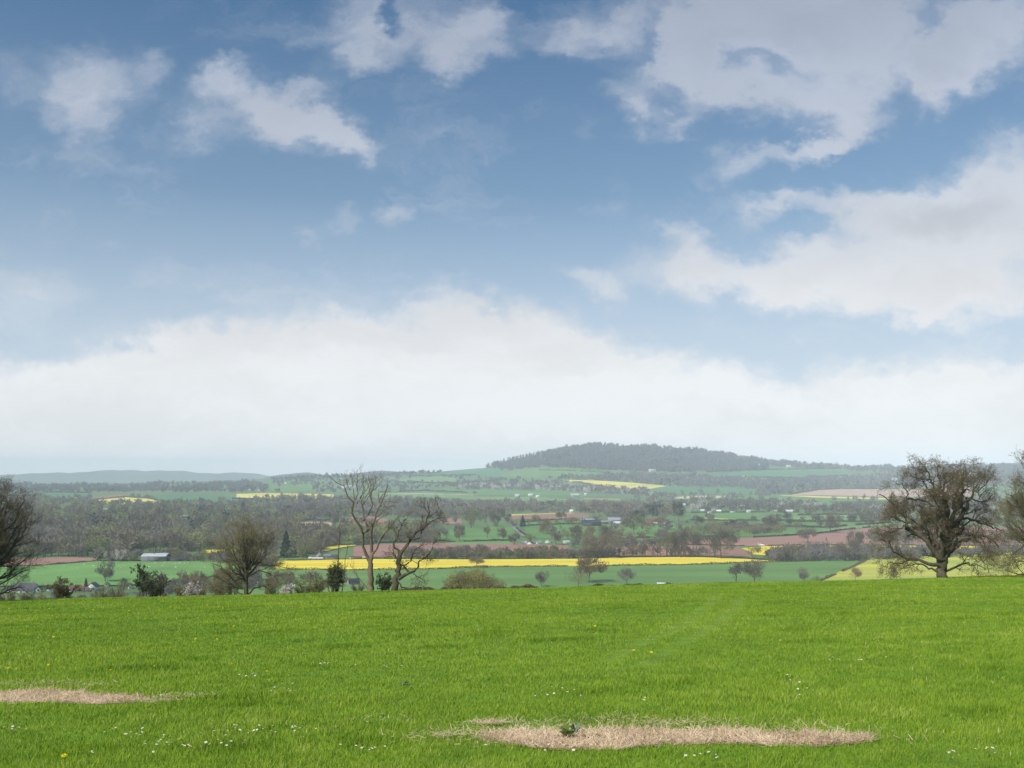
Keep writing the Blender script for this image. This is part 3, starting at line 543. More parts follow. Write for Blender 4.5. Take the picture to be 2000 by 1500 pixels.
wood('scrub', 'grey scrub and low trees between the pasture and the white roofed barn', 'scrub', [(190,1092,1098),(300,1093,1097),(420,1090,1100),(540,1088,1110)], 170, 8, [(W_GY, 'twig', .5), (W_OL, 'leaf', .3), (W_BR, 'twig', .2)], 120, .045, 26, avoid=False, base=.03)
# ---------------------------------------------------------------- the large trees on the brow of the near field
def skel(lines, ox, oy, sc, D, g, K=12, depth=.35, wob=.0, base=None):
    """limbs given as (x, y, radius) in a tracing; each gets its own drift in depth"""
    P, R = [], []
    for ln in lines:
        a = np.array(ln, float); px = ox+a[:, 0]/sc; row = oy+a[:, 1]/sc; r = a[:, 2]/sc/F*D
        X = (px-1000)/F*D; Z = -(row-HR)/F*D; s = np.concatenate([[0], np.cumsum(np.hypot(np.diff(X), np.diff(Z)))])
        hgt = np.clip((Z-(Z.min() if base is None else base))/4., 0, 1)
        dy = g.uniform(-1, 1)*depth*s*np.clip(hgt, 0, 1) + (0 if len(ln[0]) < 4 else ln[0][3])
        q = resample(np.stack([X, D+dy, Z, r], -1), K)
        q[1:-1, :3] += g.normal(size=(K-2, 3))*wob*s[-1]/K
        P.append(q[:, :3]); R.append(q[:, 3])
    return np.array(P), np.array(R)
def spin(P, R, cx, cy, g, which, angs, shr=.9):
    """limbs turned round the trunk, for the sides of the crown that face to and from us"""
    out = []
    for i, a in zip(which, angs):
        a = radians(a); q = P[i].copy(); x, y = (q[:, 0]-cx)*shr, (q[:, 1]-cy)*shr
        q[:, 0] = cx+x*cos(a)-y*sin(a); q[:, 1] = cy+x*sin(a)+y*cos(a); out.append(q)
    return np.concatenate([P, np.array(out)]), np.concatenate([R, R[which]*.9])
def big_tree(name, label, loc, trunk_sets, twig_sets, bark, twig, leaf=None, leafm=None, leaf_n='leaf_cluster'):
    r = empty(name, loc); tag(r, label, 'tree'); L = np.array(loc)
    v, q = cat([tubes(P-L, R, S) for P, R, S in trunk_sets]); link('trunk', mesh_np('trunk', v, [q], [bark], smooth=True), r)
    if twig_sets: v, q = cat([tubes(P-L, R, S) for P, R, S in twig_sets]); link('crown', mesh_np('crown', v, [q], [twig]), r)
    if leaf is not None: v, q = leaf; link(leaf_n, mesh_np(leaf_n, v-L, [q], [leafm]), r)
    return r
def gz(px, D): x = (px-1000)/F*D; return (x, D, float(near_z(x, D)))
# great oak
g = np.random.default_rng(21); D = 90.
OAK = [[(1240,1215,46),(1240,1150,40),(1238,1100,39),(1248,1040,46),(1250,985,40)],
 [(1250,1010,40),(1262,900,32),(1285,810,28),(1255,720,27),(1248,600,24),(1215,520,18),(1180,430,12),(1120,392,8),(1030,400,4)],
 [(1248,620,22),(1270,500,14),(1290,400,10),(1300,300,7),(1290,195,3)],
 [(1290,820,26),(1350,740,21),(1400,650,19),(1402,560,17),(1440,480,11),(1500,420,7),(1540,300,4),(1560,220,2)],
 [(1400,570,15),(1410,430,10),(1400,330,7),(1460,225,3)],
 [(1215,1010,28),(1140,910,20),(1080,830,18),(1000,760,15),(960,700,12),(970,620,9),(900,560,7),(830,470,5),(768,448,3)],
 [(1215,1070,20),(1100,1040,13),(950,1010,9),(830,950,7),(812,890,5),(715,835,3)],
 [(1205,1140,10),(1140,1110,8),(1060,1065,6),(980,1070,4),(900,1110,2)],
 [(1275,1135,11),(1350,1100,9),(1430,1060,7),(1540,1085,4),(1610,1120,2)],
 [(1290,1000,22),(1370,900,16),(1450,850,11),(1560,820,8),(1680,880,5),(1705,930,3)],
 [(1400,660,13),(1500,680,9),(1620,720,6),(1740,795,3)],
 [(1180,440,10),(1150,330,7),(1120,250,5),(1085,190,2)],
 [(960,700,8),(880,680,6),(830,640,5),(755,655,2)],
 [(1100,850,10),(1120,740,7),(1080,640,5),(1110,560,3)],
 [(1230,600,13),(1170,540,9),(1070,490,7),(1000,480,5),(940,540,3)],
 [(1000,760,9),(930,720,7),(850,780,5),(760,790,3)],
 [(970,620,8),(930,500,6),(960,430,4),(900,350,3),(860,350,2)],
 [(1230,980,18),(1180,860,12),(1210,760,9),(1150,640,6)],
 [(1300,960,17),(1330,850,12),(1420,780,9),(1500,700,6),(1560,620,4),(1640,560,3)],
 [(1440,480,9),(1530,500,6),(1620,520,4),(1680,450,3)],
 [(1290,400,7),(1360,330,5),(1400,230,3)],[(1120,392,6),(1060,300,5),(980,300,3),(950,270,2)],
 [(1540,420,5),(1600,350,4),(1610,290,2)],[(1010,1020,8),(900,1060,5),(800,1060,3),(760,1100,2)],[(1560,820,6),(1600,900,4),(1560,990,3),(1590,1060,2)]]
OAK = [[(a, 1205-(1205-b)*.935, c) for a, b, c in l] for l in OAK]
P0, R0 = skel(OAK, 1550, 850, 4.287, D, g, 14, .45, .28, near_z((1839-1000)/F*D, D)+2)
cx = (1839-1000)/F*D
P0, R0 = spin(P0, R0, cx, D, g, [1,3,5,6,9,10,14,18,5,9,11,16], [70,-65,75,-100,60,100,-80,120,-70,-60,-110,95])
P1, R1 = kids(P0[1:], R0[1:], 9, g, .25, 1, (35, 75), (.9, 2.3), .5, .33, .07, 7, .3, .012)
P2, R2 = kids(P1, R1, 6, g, .2, 1, (30, 70), (.5, 1.25), .6, .38, .05, 5, .4, .009)
P3, R3 = kids(P2, R2, 6, g, .2, 1, (30, 70), (.25, .65), .7, .35, .05, 4, .5, .0075)
P4, R4 = kids(P3, R3, 3, g, .3, 1, (25, 65), (.10, .28), .8, .2, .0, 3, .6, .0065)
loc = gz(1839, D)
ends = P4[:, -1]; sel = g.uniform(size=len(ends)) < .22
big_tree('oak_tree', 'great gnarled oak with a wide bare crown standing on the brow of the field', loc,
 [(P0[:1], R0[:1], 14), (P0[1:], R0[1:], 7), (P1, R1, 5)], [(P2, R2, 4), (P3, R3, 3), (P4, R4, 3)], BARK, TWIG_OAK, flakes(ends[sel], .03, g, 1.3), TWIG_BUD, 'buds')
def clump_tree(px, D, top, half, n, g, kind_='round', low_=.35, c=8, lean=0, twig=TWIG, label='', extra=None, seedr=.25, bark=BARK, lvl=(8, 6, 6, 3), up=.1):
    """bare tree with a rounded crown of upswept branches; top = row of its tip, half = half width in columns"""
    x, y, z = gz(px, D); ztop = -(top-HR)/F*D; H = ztop-z; w = half/F*D
    tr = resample([(x, y, z-.3, seedr*1.15), (x+lean*.1, y, z+.5, seedr), (x+lean*.4, y, z+H*.3, seedr*.75), (x+lean, y, z+H*.6, seedr*.4)], 8); P0, R0 = tr[None, :, :3], tr[None, :, 3]
    a = np.linspace(0, 2*pi, n, endpoint=False)+g.uniform(-.25, .25, n); L = []
    for k in range(n):
        t = g.uniform(.05, 1); el = radians(8+72*t+g.uniform(-8, 8)); st = z+H*(low_*.35+.42*t*(1-low_)); d = np.array([cos(a[k])*cos(el)*w*1.05, sin(a[k])*cos(el)*w*1.05, 0])
        rise = (H-(st-z))*(.25+.72*sin(el)) if kind_ == 'round' else (H-(st-z))*.5
        mid = np.array([x, y, st])+d*.5+np.array([0, 0, rise*.35]); e = np.array([x, y, st])+d+np.array([0, 0, rise])
        L.append(resample([(x, y, st, seedr*.5), (*mid, seedr*.3), (*e, .012)], 9))
    L = np.array(L); PL, RL = L[..., :3], L[..., 3]; PL[:, 1:-1] += g.normal(size=PL[:, 1:-1].shape)*.10
    if extra is not None: PL, RL = np.concatenate([PL, extra[0]]), np.concatenate([RL, extra[1]])
    P1, R1 = kids(PL, RL, lvl[0], g, .2, 1, (22, 55), (H*.13, H*.27), .5, .16, up, 6, .3, .01)
    P2, R2 = kids(P1, R1, lvl[1], g, .2, 1, (20, 50), (H*.08, H*.15), .6, .2, up, 5, .4, .008)
    P3, R3 = kids(P2, R2, lvl[2], g, .2, 1, (20, 50), (H*.04, H*.085), .7, .2, up*.7, 4, .5, .007)
    sets = [(P2, R2, 4), (P3, R3, 3)]
    if lvl[3]: P4, R4 = kids(P3, R3, lvl[3], g, .3, 1, (20, 50), (H*.015, H*.04), .8, .2, 0, 3, .6, .006); sets.append((P4, R4, 3))
    return (x, y, z), [(P0, R0, 10), (PL, RL, 6), (P1, R1, 4)], sets
# dead tree, tall and pale
g = np.random.default_rng(5); D = 93.
DEAD = [[(450,1460,40),(450,1380,33),(448,1200,29),(448,1080,25),(455,1040,25)],
 [(440,1080,22),(400,980,17),(378,880,14),(375,770,15),(350,680,11),(310,560,10),(290,420,9),(255,320,7),(190,270,5),(130,210,4),(75,130,2)],
 [(455,1060,22),(460,950,17),(460,850,16),(458,760,15),(490,660,11),(500,570,9),(560,470,8),(600,370,7),(625,280,5),(650,225,3)],
 [(460,1060,16),(510,940,11),(550,860,11),(605,790,9),(615,740,10),(680,680,7),(690,630,5),(760,605,4),(860,560,3),(900,520,2)],
 [(458,740,12),(400,640,9),(365,570,8),(360,470,7),(345,380,6),(400,330,5),(440,220,3),(420,110,2)],
 [(375,765,10),(400,750,9),(440,730,9),(480,700,8)],
 [(375,630,7),(420,560,6),(470,470,6),(455,340,6),(500,270,4),(560,200,2)],
 [(290,400,6),(320,330,5),(310,200,4),(318,60,2)],[(290,400,5),(270,300,4),(265,200,3),(245,90,2)],
 [(500,600,6),(560,540,5),(610,480,4),(690,462,2)],[(560,470,5),(540,400,4),(590,330,3)],[(600,415,4),(690,412,2)],
 [(360,450,6),(400,400,5),(445,330,4),(470,230,3),(470,110,1.5)],[(505,640,7),(560,590,4),(620,560,3)],[(490,460,5),(460,400,4),(450,250,3),(540,160,1.5)],
 [(345,380,5),(370,280,3),(365,120,1.5)],[(235,290,4),(205,210,3),(195,150,1.5)],[(440,350,4),(500,220,3),(505,130,1.5)],
 [(310,440,5),(360,340,4),(430,260,3),(440,200,1.5)],[(430,1400,6),(330,1270,4),(230,1110,2)],[(330,380,5),(390,290,3),(345,180,2)]]
DEAD = [[(a, 1450-(1450-b)*.935, c) for a, b, c in l] for l in DEAD]
P0, R0 = skel(DEAD, 640, 890, 5.358, D, g, 12, .30, .16, near_z(-13.3, D)+3)
R0 = np.maximum(R0, .016)
P1, R1 = kids(P0[1:], R0[1:], 6, g, .4, 1, (22, 50), (.5, 1.7), .42, .2, .16, 6, .3, .012)
P2, R2 = kids(P1, R1, 4, g, .3, 1, (20, 50), (.25, .7), .6, .2, .12, 4, .4, .009)
big_tree('dead_tree', 'tall leafless dead tree with a pale bare trunk, taller than the leaning tree beside it', gz(640+450/5.358, D), [(P0[:1], R0[:1], 12), (P0[1:], R0[1:], 7)], [(P1, R1, 4), (P2, R2, 3)], BARK_PALE, BARK_PALE)
# leaning gnarled tree
g = np.random.default_rng(9); D = 92.
LEAN = [[(690,1450,38),(700,1380,33),(725,1250,30),(745,1130,27),(750,1040,25),(752,1000,23)],
 [(760,1040,21),(810,970,17),(850,900,15),(900,820,13),(960,765,12),(1030,725,10),(1045,640,8),(1060,560,6),(1040,480,3)],
 [(750,1010,15),(700,960,12),(685,925,10),(730,860,7),(745,800,6),(775,720,5),(820,660,3)],
 [(1030,725,7),(1100,680,5),(1180,650,4),(1230,640,2)],[(900,880,8),(960,860,7),(985,800,5),(980,690,4),(990,620,3)],
 [(740,1290,24),(800,1240,18),(880,1215,14),(935,1190,11),(970,1110,9),(1040,1030,8),(1110,950,6),(1170,905,5),(1240,885,2)],
 [(850,1220,12),(800,1160,10),(770,1140,6)],[(790,1150,8),(865,1110,8),(880,1040,6),(930,970,5),(1010,930,3)],
 [(735,1320,9),(780,1370,8),(850,1400,7),(900,1400,7),(1000,1370,4),(1060,1375,2)],
 [(745,1090,9),(710,1060,8),(680,1015,8)],[(830,950,10),(880,860,9),(835,850,6),(835,840,5)],
 [(1045,640,6),(1100,620,4),(1160,560,3),(1140,470,2)],[(1055,600,5),(1010,540,4),(960,520,2)],
 [(745,850,4),(700,800,3),(690,740,2)],[(880,1215,6),(920,1250,5),(1000,1300,3)],[(1040,1030,5),(1050,1100,3)]]
P0, R0 = skel(LEAN, 640, 890, 5.358, D, g, 12, .35, .2, near_z(-11, D)+3); R0 = np.maximum(R0, .014)
P1, R1 = kids(P0[1:], R0[1:], 9, g, .3, 1, (30, 70), (.5, 1.5), .45, .3, .1, 6, .3, .012)
P2, R2 = kids(P1, R1, 5, g, .25, 1, (25, 65), (.3, .75), .6, .3, .08, 5, .4, .0085)
P3, R3 = kids(P2, R2, 4, g, .3, 1, (25, 60), (.14, .35), .7, .3, .05, 3, .5, .007)
big_tree('gnarled_tree', 'leaning gnarled bare tree with a dark crooked trunk right of the tall dead tree', gz(640+690/5.358, D), [(P0[:1], R0[:1], 12), (P0[1:], R0[1:], 7), (P1, R1, 4)], [(P2, R2, 3), (P3, R3, 3)], BARK, TWIG)
# round bare tree at the left of centre
g = np.random.default_rng(31); D = 90.
LOW = [[(330,1195,11),(240,1185,7),(160,1155,5),(80,1085,3),(40,1000,2)],[(340,1245,8),(400,1190,7),(440,1175,5),(520,1210,4),(570,1240,2)],[(322,1060,8),(400,985,6),(470,1010,5),(560,1020,3),(640,1045,2)],
       [(325,1150,7),(260,1110,5),(200,1060,3),(120,1040,2)],[(330,1110,8),(420,1060,6),(500,1080,4),(560,1130,2)],[(300,1245,6),(230,1215,5),(170,1260,3),(60,1250,2)]]
ex = skel(LOW, 400, 850, 4., D, g, 9, .5, .2, near_z(-24, D)+1)
l, a_, b_ = clump_tree(481, D, 1026, 62, 22, g, twig=TWIG, extra=ex, seedr=.20, lvl=(7, 5, 5, 2), low_=.45)
big_tree('bare_tree', 'round bare tree with upswept twigs and drooping lower boughs left of the dead tree', l, a_, b_, BARK, TWIG_BUD)
# tree cut by the left edge of the picture, and the one cut by the right edge
g = np.random.default_rng(41); D = 88.
EDGE = [[(-240,1180,16),(-100,900,12),(20,660,7),(70,470,3)],[(-200,1330,14),(-20,1230,10),(120,1170,6),(230,1150,3)],[(-160,1200,10),(40,1120,7),(170,1050,4),(260,1010,2)],[(-250,1000,13),(-160,700,10),(-100,520,6),(-40,420,3)]]
ex = skel(EDGE, -12, 860, 4., D, g, 9, .5, .15, near_z(-50, D)+.5)
l, a_, b_ = clump_tree(-52, D, 948, 112, 64, g, extra=ex, seedr=.34, lvl=(7, 6, 5, 3), low_=.2)
big_tree('bare_tree', 'large tree with curving boughs cut off by the left edge of the photo', l, a_, b_, BARK, TWIG)
g = np.random.default_rng(43); D = 86.
EDGE = [[(1990,1180,10),(1900,1165,6),(1860,1160,4),(1780,1130,2)],[(2080,1000,12),(1970,900,7),(1890,960,4),(1830,1010,2)],[(2050,700,12),(1920,620,7),(1830,500,4)],[(2080,1100,10),(1970,1040,6),(1880,1060,4),(1800,1080,2)],[(2100,600,12),(1980,430,8),(1900,300,4)]]
ex = skel(EDGE, 1550, 850, 4.287, D, g, 9, .5, .15, near_z(43, D)+.5)
l, a_, b_ = clump_tree(2068, D, 912, 100, 36, g, extra=ex, seedr=.36, lvl=(8, 6, 5, 3), low_=.2)
e = b_[-1][0][:, -1]; e = e[g.uniform(size=len(e)) < .35]
big_tree('bare_tree', 'olive tinted budding tree cut off by the right edge behind the great oak', l, a_, b_, BARK, TWIG_BUD, flakes(e, .035, g, 1.3), F_OLIVE, 'buds')
# ivy clad poles and shrubs left of the dead tree
def poles(name, label, spec, D, g, catg='tree', bark=BARK, twigs=True):
    P, R = [], []
    for px, top, rad, lean in spec:
        x, y, z = gz(px, D+g.uniform(-1, 1)); zt = -(top-HR)/F*D; q = resample([(x, y, z-.2, rad), (x+lean*.3, y, z+(zt-z)*.4, rad*.75), (x+lean, y+g.uniform(-.2, .2), zt, .012)], 10)
        q[1:-1, :2] += g.normal(size=(8, 2))*.04; P.append(q[:, :3]); R.append(q[:, 3])
    P, R = np.array(P), np.array(R); l = gz(spec[0][0], D)
    P1, R1 = kids(P, R, 16, g, .3, 1, (20, 45), (.3, .9), .4, .15, .15, 5, .3, .009); P2, R2 = kids(P1, R1, 4, g, .3, 1, (20, 50), (.15, .35), .6, .2, .1, 3, .5, .007)
    r = empty(name, l); tag(r, label, catg); L = np.array(l)
    v, q = tubes(P-L, R, 7); link('trunk', mesh_np('trunk', v, [q], [bark], smooth=True), r); v, q = cat([tubes(P1-L, R1, 3), tubes(P2-L, R2, 3)]); link('crown', mesh_np('crown', v, [q], [TWIG]), r); return r
g = np.random.default_rng(51)
poles('slender_tree', 'thin leafless pole like tree rising out of the ivy bush left of the dead tree', [(659,990,.07,.35)], 92.5, g)
poles('slender_tree', 'short thin leaning stem between the ivy bush and the dead tree', [(668,1062,.05,.55)], 92, g)
poles('slender_tree', 'pale broken stem at the left side of the ivy bush', [(641,1116,.07,.02)], 91, g, bark=BARK_PALE)
def shrub(name, label, px, D, top, half, g, leafm=None, nleaf=0, stems=14, twig=SCRUB, catg='bush', ls=.04, lv=(7, 5, 4), erect=.5, dome=False):
    x, y, z = gz(px, D); H = -(top-HR)/F*D-z; w = half/F*D; P = []
    for k in range(stems):
        a = g.uniform(0, 6.28); r0 = g.uniform(0, .35)*w; r1 = w*g.uniform(.3, 1.)*(1-erect*.4); h = H*g.uniform(.55, 1.)*math.sqrt(max(.15, 1-(r1/w)**2*.7)) if not dome else H*g.uniform(.8, 1)*math.sqrt(max(.1, 1-(r1/w)**2))
        P.append(resample([(x+cos(a)*r0, y+sin(a)*r0, z-.1, .03), (x+cos(a)*(r0+r1)*.5, y+sin(a)*(r0+r1)*.5, z+h*.6, .02), (x+cos(a)*r1, y+sin(a)*r1, z+h, .008)], 7))
    P = np.array(P); P0, R0 = P[..., :3], P[..., 3]; P0[:, 1:-1] += g.normal(size=P0[:, 1:-1].shape)*.05
    P1, R1 = kids(P0, R0, lv[0], g, .1, 1, (20, 55), (H*.15, H*.32), .6, .2, .08, 5, .4, .009)
    P2, R2 = kids(P1, R1, lv[1], g, .2, 1, (20, 55), (H*.07, H*.16), .7, .25, .05, 4, .5, .0075); P3, R3 = kids(P2, R2, lv[2], g, .2, 1, (20, 55), (H*.03, H*.07), .8, .2, .0, 3, .6, .0065)
    r = empty(name, (x, y, z)); tag(r, label, catg); L = np.array((x, y, z))
    v, q = cat([tubes(P0-L, R0, 5), tubes(P1-L, R1, 3)]); link('stems', mesh_np('stems', v, [q], [BARK]), r)
    v, q = cat([tubes(P2-L, R2, 3), tubes(P3-L, R3, 3)]); link('twigs', mesh_np('twigs', v, [q], [twig]), r)
    if leafm:
        e = np.concatenate([P2[:, -1], P3[:, -1], P3[:, 1], P1[:, 2], P2[:, 1]]); e = e[g.integers(0, len(e), nleaf)]+g.normal(size=(nleaf, 3))*.06
        if dome:
            q = norm(g.normal(size=(nleaf, 3))); q[:, 2] = abs(q[:, 2]); rr_ = g.uniform(.25, 1, (nleaf, 1))**.5*(1+.08*np.sin(q[:, :1]*9)+.06*np.sin(q[:, 1:2]*13)); e = L+q*rr_*np.array([w, w, H])
        v, q = flakes(e-L, ls, g, 1.4); link('foliage', mesh_np('foliage', v, [q], [leafm]), r)
    return r
g = np.random.default_rng(61)
shrub('ivy_bush', 'dark upright ivy covered bush at the foot of the thin pole tree', 655, 92, 1104, 22, g, IVY, 5200, 22, erect=1.4, ls=.035)
shrub('holly_bush', 'ragged dark evergreen shrub with a split top on the left of the field edge', 280, 100, 1098, 22, g, HOLLY, 1700, 9, ls=.05, erect=1.0, lv=(5, 4, 3))
shrub('holly_bush', 'lower spreading half of the dark ragged shrubbery, right beside the split topped shrub', 304, 100, 1116, 34, g, HOLLY, 2600, 30, ls=.042, lv=(6, 4, 4))
shrub('bush', 'brambly bush around the foot of the leaning gnarled tree', 752, 94, 1120, 26, g, IVY, 1800, 18, ls=.035)
shrub('budding_tree', 'small tree with rusty orange buds standing before the white bungalows', 122, 104, 1124, 34, g, fm('rusty_bud', [(.10,.08,.04), (.15,.115,.055)]), 2600, 12, twig=TWIG_OAK, catg='tree', ls=.045)
BR = [(15,118,1148,34,'brown bramble bush in the bottom left corner under the edge tree'),(52,112,1156,30,'low brown bush right of the edge tree'),(196,118,1146,26,'grey leafless bush below the grey vase shaped tree'),
      (228,112,1143,28,'grey leafless bush left of the dark ragged shrubbery'),(352,112,1136,32,'grey purple thicket bush right of the dark ragged shrubbery'),(392,116,1132,34,'tall grey thicket bush behind the blossoming one'),
      (432,112,1120,38,'pale olive twiggy bush left of the round bare tree'),(455,106,1108,26,'thin twiggy bush hard against the round bare tree'),(530,114,1128,32,'grey bush just right of the round bare tree'),
      (592,110,1131,28,'twiggy olive bush midway between the round bare tree and the ivy bush'),(620,106,1126,24,'twiggy olive bush immediately left of the ivy bush'),(700,106,1136,24,'low dark bush between ivy bush and dead tree'),
      (800,108,1146,28,'low tangled bush under the boughs of the leaning tree'),(838,112,1147,28,'low brown bush between the leaning tree and the willow mound')]
for i, (px, dd, top, half, lab) in enumerate(BR):
    shrub('bush', lab, px, dd, top, half, g, F_OLIVE if i in (6, 7, 9, 10) else None, 1300, 16, twig=SCRUB if i % 2 else TWIG_BUD, lv=(7, 6, 5))
shrub('blossom_bush', 'bush with scattered white blossom left of the round bare tree', 376, 110, 1139, 24, g, F_BLOS, 900, 14, ls=.06)
shrub('blossom_bush', 'white blossoming bush just right of the round bare tree', 560, 108, 1141, 18, g, F_BLOS, 1000, 12, ls=.06)
shrub('willow_thicket', 'broad rounded mound of olive green willow below the long yellow field', 922, 135, 1114, 72, g, fm('willow_leaf', [(.15,.15,.06), (.22,.215,.09)]), 34000, 90, twig=SCRUB, lv=(8, 6, 5), ls=.05, dome=True, erect=0.)
hz = [(770,1152),(860,1150),(960,1148),(1040,1147.5),(1120,1146),(1200,1145),(1290,1143.5),(1420,1143),(1560,1140),(1700,1137.5)]
def brow_hedge(label, x0, x1, top, m, D=108.):
    n = int((x1-x0)*14); px = rng.uniform(x0, x1, n); x = (px-1000)/F*D; y = D+rng.normal(size=n)*.8; zb = near_z(x, y); zt = -(np.interp(px, *zip(*hz))-top+2*np.sin(px*.09)+1.5*np.sin(px*.23)-HR)/F*y
    z = zb+(zt-zb)*rng.uniform(0, 1, n)**.7; v, q = flakes(np.stack([x, y, z], -1), .09, rng, 1.6); tag(link('hedge', mesh_np('hedge', v, [q], [m])), label, 'hedge', 'hedges dividing the fields')
brow_hedge('low brown scrubby hedge right of the willow mound, along the brow', 975, 1050, 2.5, H_BR); brow_hedge('dark low hedge on the brow beside the grey field shelter', 1150, 1420, 1.0, H_DARK)
brow_hedge('low scrubby hedge at the brow in front of the willow mound', 770, 975, 1.5, H_BR)
